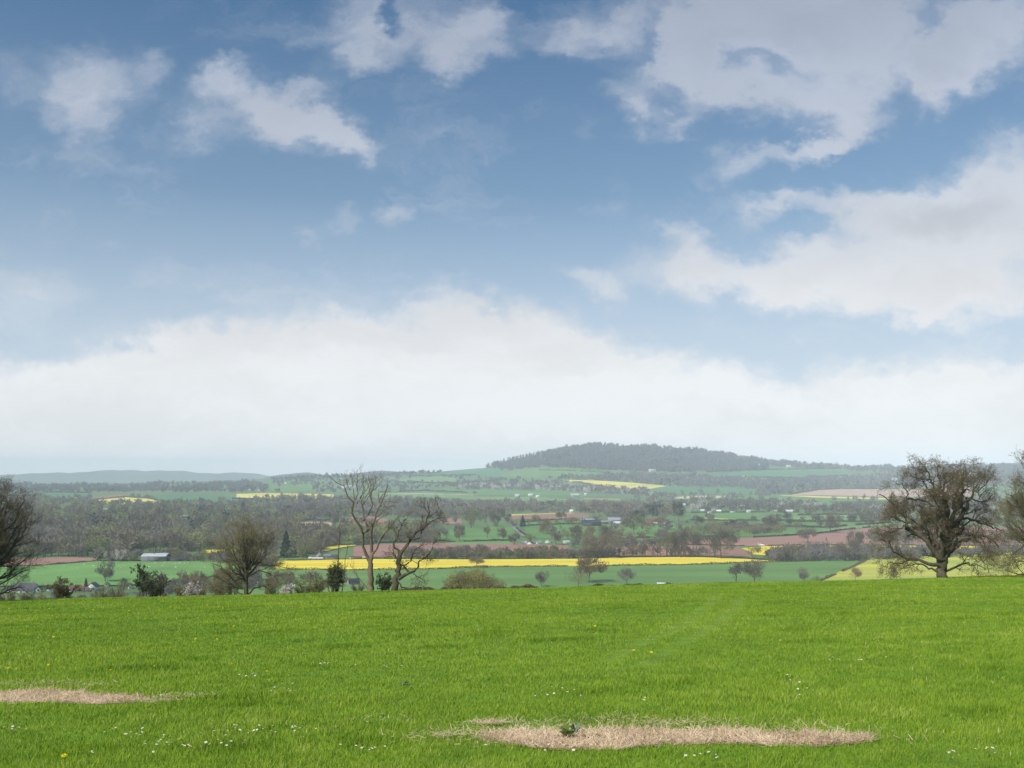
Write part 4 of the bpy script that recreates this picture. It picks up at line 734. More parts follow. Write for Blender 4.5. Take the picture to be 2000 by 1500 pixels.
# ---------------------------------------------------------------- single trees of the valley
T = [('brown',1150,1138,49,'spreading tree with russet buds in front of the long yellow field',1.05),('slim',1437,1142,43,'slim bare tree, left of the close pair on the dark green field',1.15),('bare',1474,1142,48,'thicker ivy dark tree, right of the close pair on the dark green field',.9),
 ('grey',1224,1144,30,'small rounded grey bare tree on the brow between the willow bushes and the shelter',1.05),('bush_bud',1130,1149,33,'rounded olive willow bush at the foot of the russet budded tree',1.05),('bare',1059,1147,30,'thin straggly tree above the scrubby brow hedge',.8),
 ('brown',1671,1136,26,'small brown rounded bush tree on the lower edge of the pale yellow field',.8),('dark',1746,1135,26,'small dark evergreen on the lower edge of the pale yellow field left of the oak',.7),('grey',1570,1138,27,'grey leafless shrub tree at the right end of the dark green field',.85),
 ('bush_bud',1594,1139,13,'low olive bush at the corner of the dark green field and the pale yellow field',1.5),('brown',930,1110,21,'small bare tree standing alone in the long yellow field',1.25),('grey',206,1138,40,'grey vase shaped bare tree in the left pasture',.95),
 ('bare_wide',1172,1091,50,'big bare tree at the upper hedge of the long yellow field, right of the coppice',1.0),('bare_wide',1410,1091,52,'large dark rounded bare tree over the right half of the long yellow field',.95),('bare',1330,1089,54,'tall thin bare tree left of the large dark rounded tree',.7),
 ('bare',1359,1075,34,'bare tree standing on the left end of the red ploughed field',.95),('olive',1303,1088,42,'greening tree beside the row of thin young trees',.8),('slim',1536,1097,30,'narrow dark bare tree at the left end of the grey scrub',1.2),('bare_wide',1657,1096,38,'large dark bare tree rising from the grey scrub by the diagonal hedge',.95),
 ('bare',1672,1078,40,'bare tree behind the large dark one in the grey scrub',.95),('bud',1470,1092,26,'pale green budding tree at the tip of the long yellow field',1.1),('bare_wide',1577,1060,27,'bare tree standing alone on the right ploughed field',1.1),('bare',1622,1041,36,'rounded bare tree on the green strip above the right ploughed field',1.0),
 ('bare_wide',1535,1019,20,'dark flat crowned tree on the hedge of the right meadows',1.0),('bare',1512,1034,30,'tall bare tree in the belt below the flat crowned tree',.9),('bare',1498,1034,24,'bare tree left of the tall one in the belt below the flat crowned tree',.9),('dark',1432,1033,17,'dark evergreen in the belt, right one of two over the green field',1.2),
 ('dark',1416,1033,14,'dark evergreen in the belt, left one of two over the green field',1.2),('dark',1368,1026,16,'dark evergreen hedge tree right of the tall evergreen group',1.3),('olive',1239,1044,36,'large round olive tree right of the farm with blue roofs',1.1),('dark',1252,1015,18,'dark evergreen, leftmost of the group behind the brick farmhouse',1.5),
 ('dark',1276,1018,28,'tall dark evergreen in the middle of the group behind the brick farmhouse',.95),('olive',1299,1020,26,'mid green tree within the evergreen group beside the brick farmhouse',.9),('dark',1326,1020,38,'tallest dark evergreen, right end of the group by the brick farmhouse',.85),('dark',1240,1012,14,'dark rounded evergreen between blue roofed farm and brick farmhouse',1.3),
 ('brown',1067,1043,26,'reddish bare tree in the meadow left of the farm with blue roofs',.85),('bare',1088,1064,28,'bare tree by the white cottages, right of the brick red one',1.0),('bare',1126,1064,36,'tall bare tree at the right end of the white cottages',.9),('olive',1150,1062,24,'pale green tree between the cottages and the big bare tree',1.1),
 ('bare',1186,1060,34,'bare tree behind the big one at the hedge of the yellow field',1.0),('bare',982,1056,24,'bare tree, right one of two in the meadow left of the lane',.95),('slim',952,1051,23,'thin bare tree, left one of two in the meadow left of the lane',1.3),('bare',970,1029,36,'tall rounded bare tree on the upper edge of the meadow left of the lane',.9),
 ('conifer',1021,1029,20,'small dark conifer by the top of the lane',1.0),('bush_dark',1005,1031,8,'dark bush at the top of the lane',1.0),('bare',1003,1064,22,'bare tree at the lower end of the lane, left side',1.1),('olive',1034,1062,18,'low greening tree at the lower end of the lane, right side',1.2),
 ('olive',921,1032,38,'broad greening tree right of the leaning tree beyond the red ground',.95),('dark',992,1019,15,'dark evergreen left of the lane top below the brown field',1.2),('bare',897,1058,32,'bare tree over the meadow hedge right of the leaning tree',.85),('bare',862,1054,24,'bare tree seen through the twigs of the leaning tree',1.1),
 ('conifer',559,1089,46,'tall dark conifer beside the round bare tree',.95),('blossom',235,1099,28,'round white blossoming tree left of the white roofed barn',.95),('blossom',212,1098,20,'smaller pale blossoming tree left of the round white one',.9),('grey',268,1098,22,'grey bare tree in front of the left end of the white roofed barn',1.1),
 ('bud',346,1096,21,'yellow green budding tree right of the white roofed barn',1.1),('bud',392,1095,22,'yellow green budding tree by the small yellow strip at the left',1.0),('bud',186,1088,38,'yellow green budding tree at the front of the left woodland',1.1),('dark',243,1150,20,'dark evergreen behind the last white gable at the left',.9),
 ('bush_dark',82,1160,17,'dark round bush right of the dark roofed bungalow',1.0),('conifer',168,1148,17,'small dark conifer beside the large white gabled house',.8),('olive',242,1160,24,'rusty olive tree right of the white gabled houses',1.1),('bare_wide',637,1070,24,'dark rounded bare tree above the small bright yellow field',1.0),
 ('olive',600,1089,36,'green willow left of the gabled farmhouse',1.2),('bud',572,1068,26,'pale green tree over the dark conifer',1.1),('olive',620,1062,22,'olive tree over the left end of the small bright yellow field',1.2),('slim',655,1034,26,'thin bare tree, first right of the pink field',1.2),
 ('slim',672,1036,26,'thin bare tree, second right of the pink field',1.2),('slim',683,1036,24,'thin bare tree, third right of the pink field',1.2),('bare',608,1034,12,'rounded bare tree inside the pink field',1.4),('bare_wide',270,985,11,'bare tree standing in the left yellow field',1.0),
 ('bare_wide',607,1010,26,'dark spreading tree behind the many gabled white house',1.2),('dark',560,1006,18,'dark evergreen left of the many gabled white house',1.3),('conifer',110,1008,16,'dark conifer left of the small white house in the left wood',1.2),('conifer',458,1000,17,'dark conifer over the left woodland',1.0),('conifer',475,1000,18,'dark conifer right of the similar one over the left woodland',1.0),
 ('slim',521,978,14,'thin dark tree at the left of the long pale yellow field',1.3),('bare_wide',551,975,11,'round bare tree against the long pale yellow field',1.2),('bare',590,984,16,'bare tree below the long pale yellow field, left of two',1.1),('bare',636,984,14,'bare tree below the long pale yellow field, right of two',1.1),
 ('bare',1218,957,9,'small bare tree standing in the sloping yellow field on the hill',1.3),('dark',1205,1000,14,'dark evergreen in the band behind the farm',1.4),('bare',1700,1030,16,'bare tree at the end of the green strip near the oak',1.1),('dark',1665,1022,16,'dark bush like tree left of the grey trees by the oak',1.4),
 ('bare',1690,1024,26,'grey bare tree left behind the great oak',1.0),('olive',1556,1036,16,'small olive tree on the hedge above the red field',1.1),('bare',1430,1060,14,'small bare tree on the upper edge of the red field',1.2),('olive',1345,1052,22,'greening tree over the left end of the red field',1.2),('olive',1376,1050,24,'greening tree behind the large dark rounded bare tree',1.1),('grey',1290,1056,22,'grey bare tree over the brown ploughed ground',1.2)]
for k, px, row, h, lab, wx in T: far_tree(k, px, row, h, lab, wx=wx)
GR = [('small hazy tree on the hedges of the green slopes below the skyline', 'trees on the green slopes below the skyline', 'bare', 6.5, [(548,952),(576,950),(612,955),(760,945),(782,955),(805,948),(842,953),(871,948),(902,944),(1015,938),(1040,941),(1072,936),(935,938),(960,941)]),
 ('small hazy bare tree among the slopes above the village', 'trees above the village', 'grey', 8, [(1268,966),(1292,970),(1330,966),(1366,964),(1402,966),(1450,975),(1488,978),(1540,981),(1588,984),(1632,980),(1676,984),(1702,981)]),
 ('small rounded bare tree on a hedge between the right meadows', 'trees on the hedges of the right meadows', 'bare', 12, [(1356,1018),(1388,1019),(1472,1020),(1455,1030),(1592,1020),(1640,1020),(1545,1028),(1604,1031),(1582,1010),(1660,1008)]),
 ('small bare tree scattered among the meadows around the farm with blue roofs', 'trees around the blue roofed farm', 'brown', 13, [(1048,1022),(1100,1018),(1120,1026),(1152,1046),(1205,1052),(1222,1030),(1262,1034),(1285,1028),(1300,1056),(1322,1050),(1250,1058)]),
 ('small bare tree on the edge of the red ground behind the dead tree', 'trees at the red ground', 'bare', 15, [(700,1064),(752,1061),(780,1060),(812,1062),(840,1064),(702,1030),(722,1032),(762,1034),(790,1038),(820,1036)]),
 ('hazy round tree standing out of the long pale belt at the left', 'trees standing out at the left', 'olive', 11, [(40,975),(88,980),(140,985),(152,998),(190,1002),(322,990),(352,998),(392,990),(430,985),(505,985)]),
 ('slender young bare tree at the brown ploughed strip behind the long yellow field', 'slender young trees at the brown strip', 'slim', 20, [(1212,1089),(1232,1088.5),(1248,1088.5),(1262,1088),(1284,1088),(1320,1088),(1346,1088),(1372,1088)])]
for lab, grp, k, h, L_ in GR:
    for px, row in L_: far_tree(k, px+rng.uniform(-3, 3), row, h*rng.uniform(.95, 1.4), lab, grp, wx=rng.uniform(.9, 1.3))
# ---------------------------------------------------------------- buildings
def sm(name, c, rough=.85): return mat(name, [tuple(v*.88 for v in c), c], .8, rough=rough, coord='World')
WHITE = sm('white_render', (.82,.81,.78)); CREAMW = sm('cream_render', (.66,.60,.45)); BRICK = sm('red_brick', (.28,.13,.09)); STONE = sm('grey_stone', (.38,.34,.31)); GREYW = sm('grey_cladding', (.40,.42,.44)); BLUEW = sm('blue_grey_cladding', (.07,.09,.13))
SLATE = sm('slate_roof', (.10,.10,.12), .6); TILE = sm('tile_roof', (.24,.13,.10)); TIN = sm('pale_metal_roof', (.68,.72,.76), .45); WTIN = sm('white_metal_roof', (.82,.83,.84), .5); GLASS = sm('window_glass', (.03,.04,.05), .15); DOORM = sm('door_paint', (.12,.10,.09)); LILAC = sm('lilac_roof', (.36,.35,.45), .5)
def box(x0, x1, y0, y1, z0, z1):
    v = [(x, y, z) for x in (x0, x1) for y in (y0, y1) for z in (z0, z1)]; return np.array(v, float), np.array([(0,1,3,2),(4,6,7,5),(0,4,5,1),(2,3,7,6),(0,2,6,4),(1,5,7,3)])
def house(name, label, px, row, wpx, hpx, rpx, yaw, wm, rm, catg='house', depth=None, win=0, chim=0, door=False, group=None, gable_front=False, openfront_shade=False):
    """wpx, hpx, rpx: length, wall height and roof rise in photo columns / rows; the long side faces us, or the gable when gable_front"""
    p = pt(px, row); k = p[1]/F; Wd, H, Rr = wpx*k, hpx*k, rpx*k
    if gable_front: Wd, dep = (depth or Wd*1.5), Wd; yaw += 90+.6*math.degrees(math.atan(-p[0]/p[1]))
    else: dep = depth or min(Wd*.6, 9.)
    a, b = Wd/2, dep/2; r = empty(name, tuple(p), radians(yaw)); tag(r, label, catg, group)
    v = [(-a,-b,-1),(a,-b,-1),(a,b,-1),(-a,b,-1),(-a,-b,H),(a,-b,H),(a,b,H),(-a,b,H),(-a,0,H+Rr),(a,0,H+Rr)]
    me = mesh_np('wall', v, [np.array([(0,1,5,4),(2,3,7,6),(0,3,2,1)]), np.array([(1,2,6,9,5)]), np.array([(3,0,4,8,7)])], [wm]); link('wall', me, r)
    o = max(.25, Wd*.02); th = max(.18, .25*k); e = b+o; dz = Rr*o/b
    V, Q = [], []
    for s in (-1, 1):
        q = [(-a-o, s*e, H-dz+.03), (a+o, s*e, H-dz+.03), (a+o, 0, H+Rr+.03), (-a-o, 0, H+Rr+.03)]; q2 = [(x, y, z+th) for x, y, z in q]; n = len(V); V += q+q2
        Q += [(n,n+1,n+2,n+3),(n+4,n+5,n+6,n+7),(n,n+1,n+5,n+4),(n+1,n+2,n+6,n+5),(n,n+3,n+7,n+4)]
    ro = link('roof', mesh_np('roof', V, [np.array(Q)], [rm]), r)
    for c in range(chim):
        cx_ = (-a*.72, a*.72, 0)[c]; vv, qq = box(cx_-.45, cx_+.45, -.4, .4, H+Rr*.6, H+Rr+1.3); link('chimney', mesh_np('chimney', vv, [qq], [BRICK]), ro)
    def opening(nm, cx_, z0, w_, h_, m, gable=False):
        if gable: vv, qq = box(-a-.06, -a+.02, cx_-w_/2, cx_+w_/2, z0, z0+h_)
        else: vv, qq = box(cx_-w_/2, cx_+w_/2, -b-.06, -b+.02, z0, z0+h_)
        link(nm, mesh_np(nm, vv, [qq], [m]), r)
    if win:
        st = 1 if H < 4 else 2
        for s_ in range(st):
            for i in range(win):
                if gable_front: opening('window', (-b+dep*(i+.7)/(win+.4)), 1.0+s_*2.6, 1.1, 1.25, GLASS, True)
                else: opening('window', -a+Wd*(i+.7)/(win+.4), 1.0+s_*2.6, 1.3, 1.25, GLASS)
    if door: opening('door', 0 if win % 2 == 0 else a*.25, 0, 1.0, 2.1, DOORM, gable_front)
    if openfront_shade: opening('door', 0, 0, (dep if gable_front else Wd)*.5, H*.8, SLATE, gable_front)  # not a leaf: dark panel painting the shade inside an open barn front
    return r
Bd = [('bungalow','long dark roofed white bungalow beside the left edge tree',50,1156,48,4,13,-12,WHITE,SLATE,'house',None,4,2,True),
 ('cottage','small white cottage at the far left under the edge tree',20,1156,15,5,5,10,WHITE,SLATE,'house',None,2,1,True),('house','white house seen behind the dark round bush',98,1154,11,5,5,20,WHITE,SLATE,'house',None,1,1,False),
 ('house','cream house with two front gables behind the rusty budded tree',150,1156,30,5,7,8,CREAMW,TILE,'house',None,4,1,True)]
for n, lab, px, row, w, h, rf, yaw, wm, rm, ct, dp, wn, ch, dr in Bd: house(n, lab, px, row, w, h, rf, yaw, wm, rm, ct, dp, wn, ch, dr)
house('house', 'large white house with a broad gable facing us at the left', 182, 1153, 19, 7, 8, -8, WHITE, SLATE, gable_front=True, depth=9, win=2, door=True, chim=1)
house('cottage', 'pale cottage with a red tiled roof joined before the large white gable', 167, 1156, 12, 5, 4, 0, CREAMW, TILE, win=2, chim=1)
house('house', 'white gabled end house right of the long dark roofed bungalow', 76, 1156, 11, 5, 6, 0, WHITE, SLATE, gable_front=True, depth=7, win=1)
house('house', 'white house with a dark roof between the cream house and the low round bush', 112, 1157, 13, 5, 4, 10, WHITE, SLATE, win=2)
house('house', 'small white gable right of the large white gabled house', 209, 1145, 8, 4, 4, 0, WHITE, SLATE, gable_front=True, win=1)
house('house', 'white gable end left of the dark ragged shrubbery', 254, 1150, 7, 6, 4, 0, WHITE, SLATE, gable_front=True, win=1)
house('house', 'white house half hidden behind the blossoming bush at the left', 368, 1146, 14, 6, 4, 12, WHITE, SLATE, win=2)
house('house', 'second white house behind the blossoming bush, nearer the round bare tree', 396, 1147, 12, 6, 4, -10, WHITE, SLATE, win=2)
house('house', 'grey roofed house between ivy bush and dead tree', 690, 1142, 22, 4, 8, 30, STONE, SLATE, win=2, chim=1)
house('barn', 'large barn with a shallow white roof at the edge of the left woodland', 305, 1097, 46, 12, 4.5, 3, sm('barn_cladding', (.22,.22,.25)), WTIN, 'barn', depth=17, openfront_shade=True)
house('shed', 'low dark shed right of the white roofed barn', 345, 1097, 34, 7, 2, 0, SLATE, SLATE, 'shed', depth=8)
house('shed', 'low shed with a pale roof left of the round bare tree', 432, 1090, 18, 4, 2, 0, BLUEW, TIN, 'shed', depth=8)
house('house', 'long white house in a clearing of the left wood', 362, 1013, 18, 5, 1.5, 0, WHITE, WTIN, win=0)
house('house', 'brick house left of the long white house in the wood', 346, 1011, 12, 3, 3, 0, BRICK, TILE)
house('house', 'small white house among dark conifers in the left wood', 121, 1009, 7, 3, 2, 0, WHITE, WTIN)
house('barn', 'pale roofed barn below the left yellow field', 206, 997, 11, 2, 1.5, 0, GREYW, WTIN, 'barn')
house('barn', 'pale roofed barn just right below the left yellow field', 252, 998, 16, 2, 1.5, 5, GREYW, TIN, 'barn')
house('house', 'white house in the dark belt of wood, left of two', 487, 959, 9, 2.5, 1.5, 0, WHITE, TIN); house('house', 'white house in the dark belt of wood, right of two', 509, 959, 8, 2.5, 1.5, 0, WHITE, TIN)
house('house', 'tiny white house on the green slope under the left skyline', 557, 946, 5, 2.5, 2, 0, WHITE, WTIN)
for i, (px, row, w, lab) in enumerate([(672,955,9,'left'),(682,954,10,'middle'),(692,955,8,'right')]): house('house', lab+' block of the bright white mansion group behind the dead tree', px, row, w, 4-(i == 2), 2, 15*i, WHITE, WTIN)
house('house', 'white house with twin gables in front of the dark spreading tree', 603, 1014, 13, 4, 3, 0, WHITE, SLATE, chim=1); house('house', 'smaller white gabled house right of the twin gabled one', 621, 1014, 10, 4, 3, 0, WHITE, SLATE, chim=1)
house('barn', 'barn with a pale flat roof above the twin gabled white house', 607, 988, 13, 2, 1, 0, GREYW, WTIN, 'barn')
house('house', 'white house left of the dead tree trunk in the middle distance', 684, 993, 9, 3, 2, 0, WHITE, SLATE); house('house', 'white house behind the dead tree trunk in the middle distance', 702, 994, 8, 3, 2, 0, WHITE, TIN)
house('house', 'small white gable above the broad greening tree', 899, 999, 9, 3, 3, 0, CREAMW, WTIN, gable_front=True)
house('farmhouse', 'stone farmhouse with a pointed gable at the left end of the yellow field', 624, 1090, 11, 7, 6, 0, STONE, TILE, gable_front=True, win=1, chim=1)
house('barn', 'low white roofed barn beside the pointed gable farmhouse', 621, 1093, 20, 2.5, 2, 0, GREYW, WTIN, 'barn'); house('shed', 'little white shed left of the pointed gable farmhouse', 606, 1092, 6, 2, 2, 0, WHITE, WTIN, 'shed')
house('barn', 'lilac grey farm building right of the pointed gable farmhouse', 640, 1089, 14, 3, 3, 12, STONE, LILAC, 'barn'); house('barn', 'dark roofed barn midway between farmhouse and dead tree', 654, 1091, 14, 3, 5, 0, STONE, SLATE, 'barn')
house('cottage', 'white cottage left of the dead tree at the top of the yellow field', 687, 1091, 10, 3, 2, 0, WHITE, TILE); house('cottage', 'red roofed cottage right against the dead tree at the top of the yellow field', 700, 1091, 11, 2.5, 2.5, 0, BRICK, TILE)
house('barn', 'pale long shed just left of the dead tree trunk at the yellow field', 712, 1090.5, 9, 2, 1.2, 0, GREYW, WTIN, 'barn')
house('barn', 'large blue black barn of the farm with a pale roof light', 1155, 1027, 33, 8, 4, 6, BLUEW, BLUEW, 'barn', depth=24)
house('barn', 'pale roofed barn behind the large blue black barn', 1150, 1018, 26, 2, 2.4, 0, BLUEW, TIN, 'barn'); house('barn', 'small pale gabled barn at the left of the blue roofed farm', 1138, 1015, 9, 3, 3, 25, GREYW, TIN, 'barn')
house('barn', 'low brown barn between the blue black barn and the lilac barns', 1179, 1023, 16, 4, 2, 0, BRICK, LILAC, 'barn'); house('barn', 'lilac roofed barn of the farm, the taller right one', 1200, 1018, 24, 3, 4, -15, GREYW, LILAC, 'barn'); house('barn', 'pale roofed barn at the right end of the farm', 1206, 1024, 17, 3, 2.5, -20, GREYW, TIN, 'barn')
house('farmhouse', 'red brick farmhouse in front of the evergreen group', 1276, 1022, 22, 6, 4, 0, BRICK, TILE, chim=2); house('shed', 'bright white little shed right of the brick farmhouse', 1299, 1023, 5, 3, 1, 0, WHITE, WTIN, 'shed'); house('shed', 'white roofed lean to before the brick farmhouse', 1280, 1022.6, 8, 1.5, 1.4, 0, WHITE, WTIN, 'shed')
CT = [(1024,1063,9,'leftmost white cottage of the row at the lane'),(1036,1063,10,'second white cottage of the row at the lane'),(1052,1062,9,'third white cottage of the row at the lane'),(1070,1060,11,'fourth white cottage of the row at the lane'),(1106,1061,12,'rightmost cottage of the row at the lane, under a pale roof')]
for i, (px, row, w, lab) in enumerate(CT): house('cottage', lab, px, row, w, 2.5, 2.6, (10, -15, 25, 0, 5)[i], WHITE, (WTIN, SLATE, WTIN, WTIN, TIN)[i], gable_front=i in (1, 3))
house('barn', 'pale roofed barn in the open below the hillside wood', 1123, 970, 17, 3, 2.6, 12, GREYW, WTIN, 'barn'); house('house', 'tiny white house right of the pale roofed hillside barn', 1143, 968, 5, 3, 2, 0, WHITE, WTIN)
house('house', 'left white house on the ridge of the brown field', 1106, 1001, 7, 2.5, 2.5, 10, WHITE, WTIN); house('house', 'right white house on the ridge of the brown field', 1116, 1001, 7, 3, 2.5, -15, WHITE, WTIN)
VL = [(1334,989,10,'white roofed house at the left end of the village'),(1372,1000,8,'grey house of the village, left of the big white gable'),(1391,998,13,'big white roofed house in the middle of the village'),(1404,1001,9,'white house below the big white roofed one in the village'),(1386,1004,7,'small white house at the bottom of the village'),(1431,1001,9,'white house of the village alone between trees'),
      (1447,992,15,'long pale roofed barn behind the village'),(1462,1001,8,'white house right of the middle of the village'),(1516,998,9,'white house, first of the right end of the village'),(1525,997,8,'white house, second of the right end of the village'),(1541,1001,14,'low long white roofed house at the right end of the village'),(1556,995,7,'white house at the far right end of the village')]
for i, (px, row, w, lab) in enumerate(VL): house('house', lab, px, row, w, 2.8, 2.4, rng.uniform(-25, 25), WHITE if i % 3 else STONE, (WTIN, TIN, SLATE)[i % 3] if w < 12 else WTIN)
HL = [(1205,917,11,'white house high on the left flank of the wooded hill'),(1274,921,14,'white farm on the flank of the wooded hill'),(1316,919,7,'white house on the right flank of the wooded hill'),(1480,911,8,'white house high at the right end of the wooded hill'),(1453,934,9,'bright white house on the lower right slope'),(1540,913,9,'pale house below the right ridge'),(1657,940,7,'white house on the slope left of the oak'),(1680,938,6,'tall white house on the slope beside the oak'),(1710,912,16,'long pale building on the right ridge by the oak'),(1747,939,8,'white house seen through the left twigs of the oak'),
      (1010,970,8,'white house at the left of the hamlet below the hillside trees'),(1036,969,9,'grey roofed house of the hamlet below the hillside trees'),(1050,972,7,'white house at the right of the hamlet below the hillside trees')]
for i, (px, row, w, lab) in enumerate(HL): house('house', lab, px, row, w, 2.6, 2.0, rng.uniform(-20, 20), WHITE, WTIN if i % 2 else TIN)
# field shelter on the brow
def shelter():
    p = pt(1295, 1146); k = p[1]/F; r = empty('field_shelter', tuple(p)); tag(r, 'small grey field shelter with a flat pale roof just over the brow', 'shelter'); a = 10.5*k; h = 6.2*k
    v1, q1 = box(-a, a, 2.9, 3.0, 0, h); v2, q2 = box(-a, -a+.1, 0, 2.9, 0, h); v3, q3 = box(a-.1, a, 0, 2.9, 0, h); v, q = cat([(v1, q1), (v2, q2), (v3, q3)]); link('wall', mesh_np('wall', v, [q], [GREYW]), r)
    v, q = box(-a-.3, a+.3, -.4, 3.3, h+.01, h+.35); link('roof', mesh_np('roof', v, [q], [WTIN]), r)
    v, q = cat([box(x-.08, x+.08, -.05, .1, 0, h) for x in np.linspace(-a+.2, a-.2, 5)]); link('posts', mesh_np('posts', v, [q], [GREYW]), r)
    v, q = box(-a+.3, a*.3, .15, .25, 0, h*.6); link('front_panel', mesh_np('front_panel', v, [q], [GREYW]), r)
shelter()
# white van and a car
def vehicle(name, label, cat_, px, row, m, Lm=5., Hm=2., yaw=0):
    r = empty(name, tuple(pt(px, row)+np.array([0, 0, .3])), radians(yaw)); tag(r, label, cat_); L2 = Lm/2
    v = [(-L2, .35), (L2, .35), (L2, .95), (L2*.78, 1.05), (L2*.55, Hm), (-L2, Hm)]; n = len(v); V = [(x, -.95, z) for x, z in v]+[(x, .95, z) for x, z in v]
    link('body', mesh_np('body', V, [np.array([(i, (i+1) % n, n+(i+1) % n, n+i) for i in range(n)]), np.array([list(range(n))]), np.array([list(range(2*n-1, n-1, -1))])], [m]), r)
    for x in (-L2*.65, L2*.65):
        for y in (-.8, .8):
            t = tubes(np.array([[[x, y-.14, .35], [x, y+.14, .35]]]), np.array([[.35, .35]]), 12); tv, tq = t; a = np.array([list(range(12))]); link('wheel', mesh_np('wheel', tv, [tq, a, a+12], [SLATE]), r)
    vv, qq = box(L2*.1, L2*.5, -.97, .97, Hm*.62, Hm*.9); link('side_window', mesh_np('side_window', vv, [qq], [GLASS]), r)
vehicle('parked_van', 'white van at the lower hedge of the red ploughed field', 'van', 1487, 1066, WHITE, 7, 3.0); vehicle('parked_van', 'pale grey van on the meadow edge below the brick farmhouse', 'van', 1256, 1055.5, GREYW, 7, 2.6, 10)
# sheep
def sheep_mesh():
    import bmesh
    bm = bmesh.new(); bmesh.ops.create_icosphere(bm, subdivisions=3, radius=1)
    for v in bm.verts:
        v.co.x *= .62; v.co.y *= .27; v.co.z *= .30
        if v.co.z < 0: v.co.z *= .8
        v.co += Vector((0, 0, .62)) + v.co.normalized()*.02*math.sin(v.co.x*40)*math.cos(v.co.y*33)
    n0 = len(bm.verts)
    h = bmesh.ops.create_icosphere(bm, subdivisions=2, radius=1)['verts']
    for v in h: v.co.x = v.co.x*.17+.72; v.co.y *= .09; v.co.z = v.co.z*.11+.62-(v.co.x-.72)*.5
    for s in (-1, 1):
        e = bmesh.ops.create_icosphere(bm, subdivisions=1, radius=1)['verts']
        for v in e: v.co.x = v.co.x*.04+.66; v.co.y = v.co.y*.09+s*.13; v.co.z = v.co.z*.03+.70
    for x in (-.38, .38):
        for y in (-.13, .13):
            l = bmesh.ops.create_cone(bm, segments=6, radius1=.035, radius2=.06, depth=.45, cap_ends=True)['verts']
            for v in l: v.co.x += x; v.co.y += y; v.co.z += .225
    me = bpy.data.meshes.new('sheep'); bm.to_mesh(me); bm.free(); me.materials.append(sm('fleece', (.66,.62,.54))); return me
SM = sheep_mesh()
for px, row in [(303,1101.5),(322,1100.5),(330,1102),(336,1103),(343,1103.2),(351,1101.5),(360,1102),(367,1101),(318,1107),(343,1110),(291,1109),(400,1110),(165,1105),(182,1107),(232,1107.5),(236,1111),(152,1112),(125,1108),(370,1112),(214,1104)]:
    o = link('sheep', SM, None, tuple(pt(px, row)+np.array([0, 0, .25])), rng.uniform(0, 6.28)); o.scale = (1.25,)*3; tag(o, 'small white sheep grazing on the left pasture', 'sheep', 'sheep grazing on the left pasture')
# ---------------------------------------------------------------- grass of the near field
G1 = np.random.default_rng(77)
def inpatch(x, y, S, jit=np.random.default_rng(99)):
    """how far inside a straw patch, in rows of its tracing: 1 in the middle, 0 outside"""
    row = HR+F*(-near_z(x, y))/y; px = 1000+F*x/y; xs, t, b = zip(*S); m = (px > xs[0]) & (px < xs[-1]); tt = np.interp(px, xs, t); bb = np.interp(px, xs, b)
    e = jit.normal(size=len(px))*2.6+1.8*np.sin(px*.043)+2.*np.sin(px*.11)+1.8*np.sin(px*.29+2)+1.6*np.sin(px*.71)+1.2*np.sin(px*1.7); return m & (row > tt+e) & (row < bb+e*.6)
SR = [(930,1434,1440),(960,1428,1447),(1000,1425,1453),(1080,1424,1465),(1130,1424,1463),(1200,1418,1464),(1300,1422,1452),(1400,1423,1450),(1500,1427,1453),(1600,1432,1456),(1680,1432,1449),(1712,1438,1442)]
SR = [(a, b+7, c+2) for a, b, c in SR]
SL = [(-260,1352,1372),(-60,1350,1372),(0,1350,1372),(80,1345,1372),(150,1350,1375),(200,1353,1378),(250,1360,1374),(300,1364,1371),(372,1366.5,1369)]
SL = [(a, b+4, c+1) for a, b, c in SL]
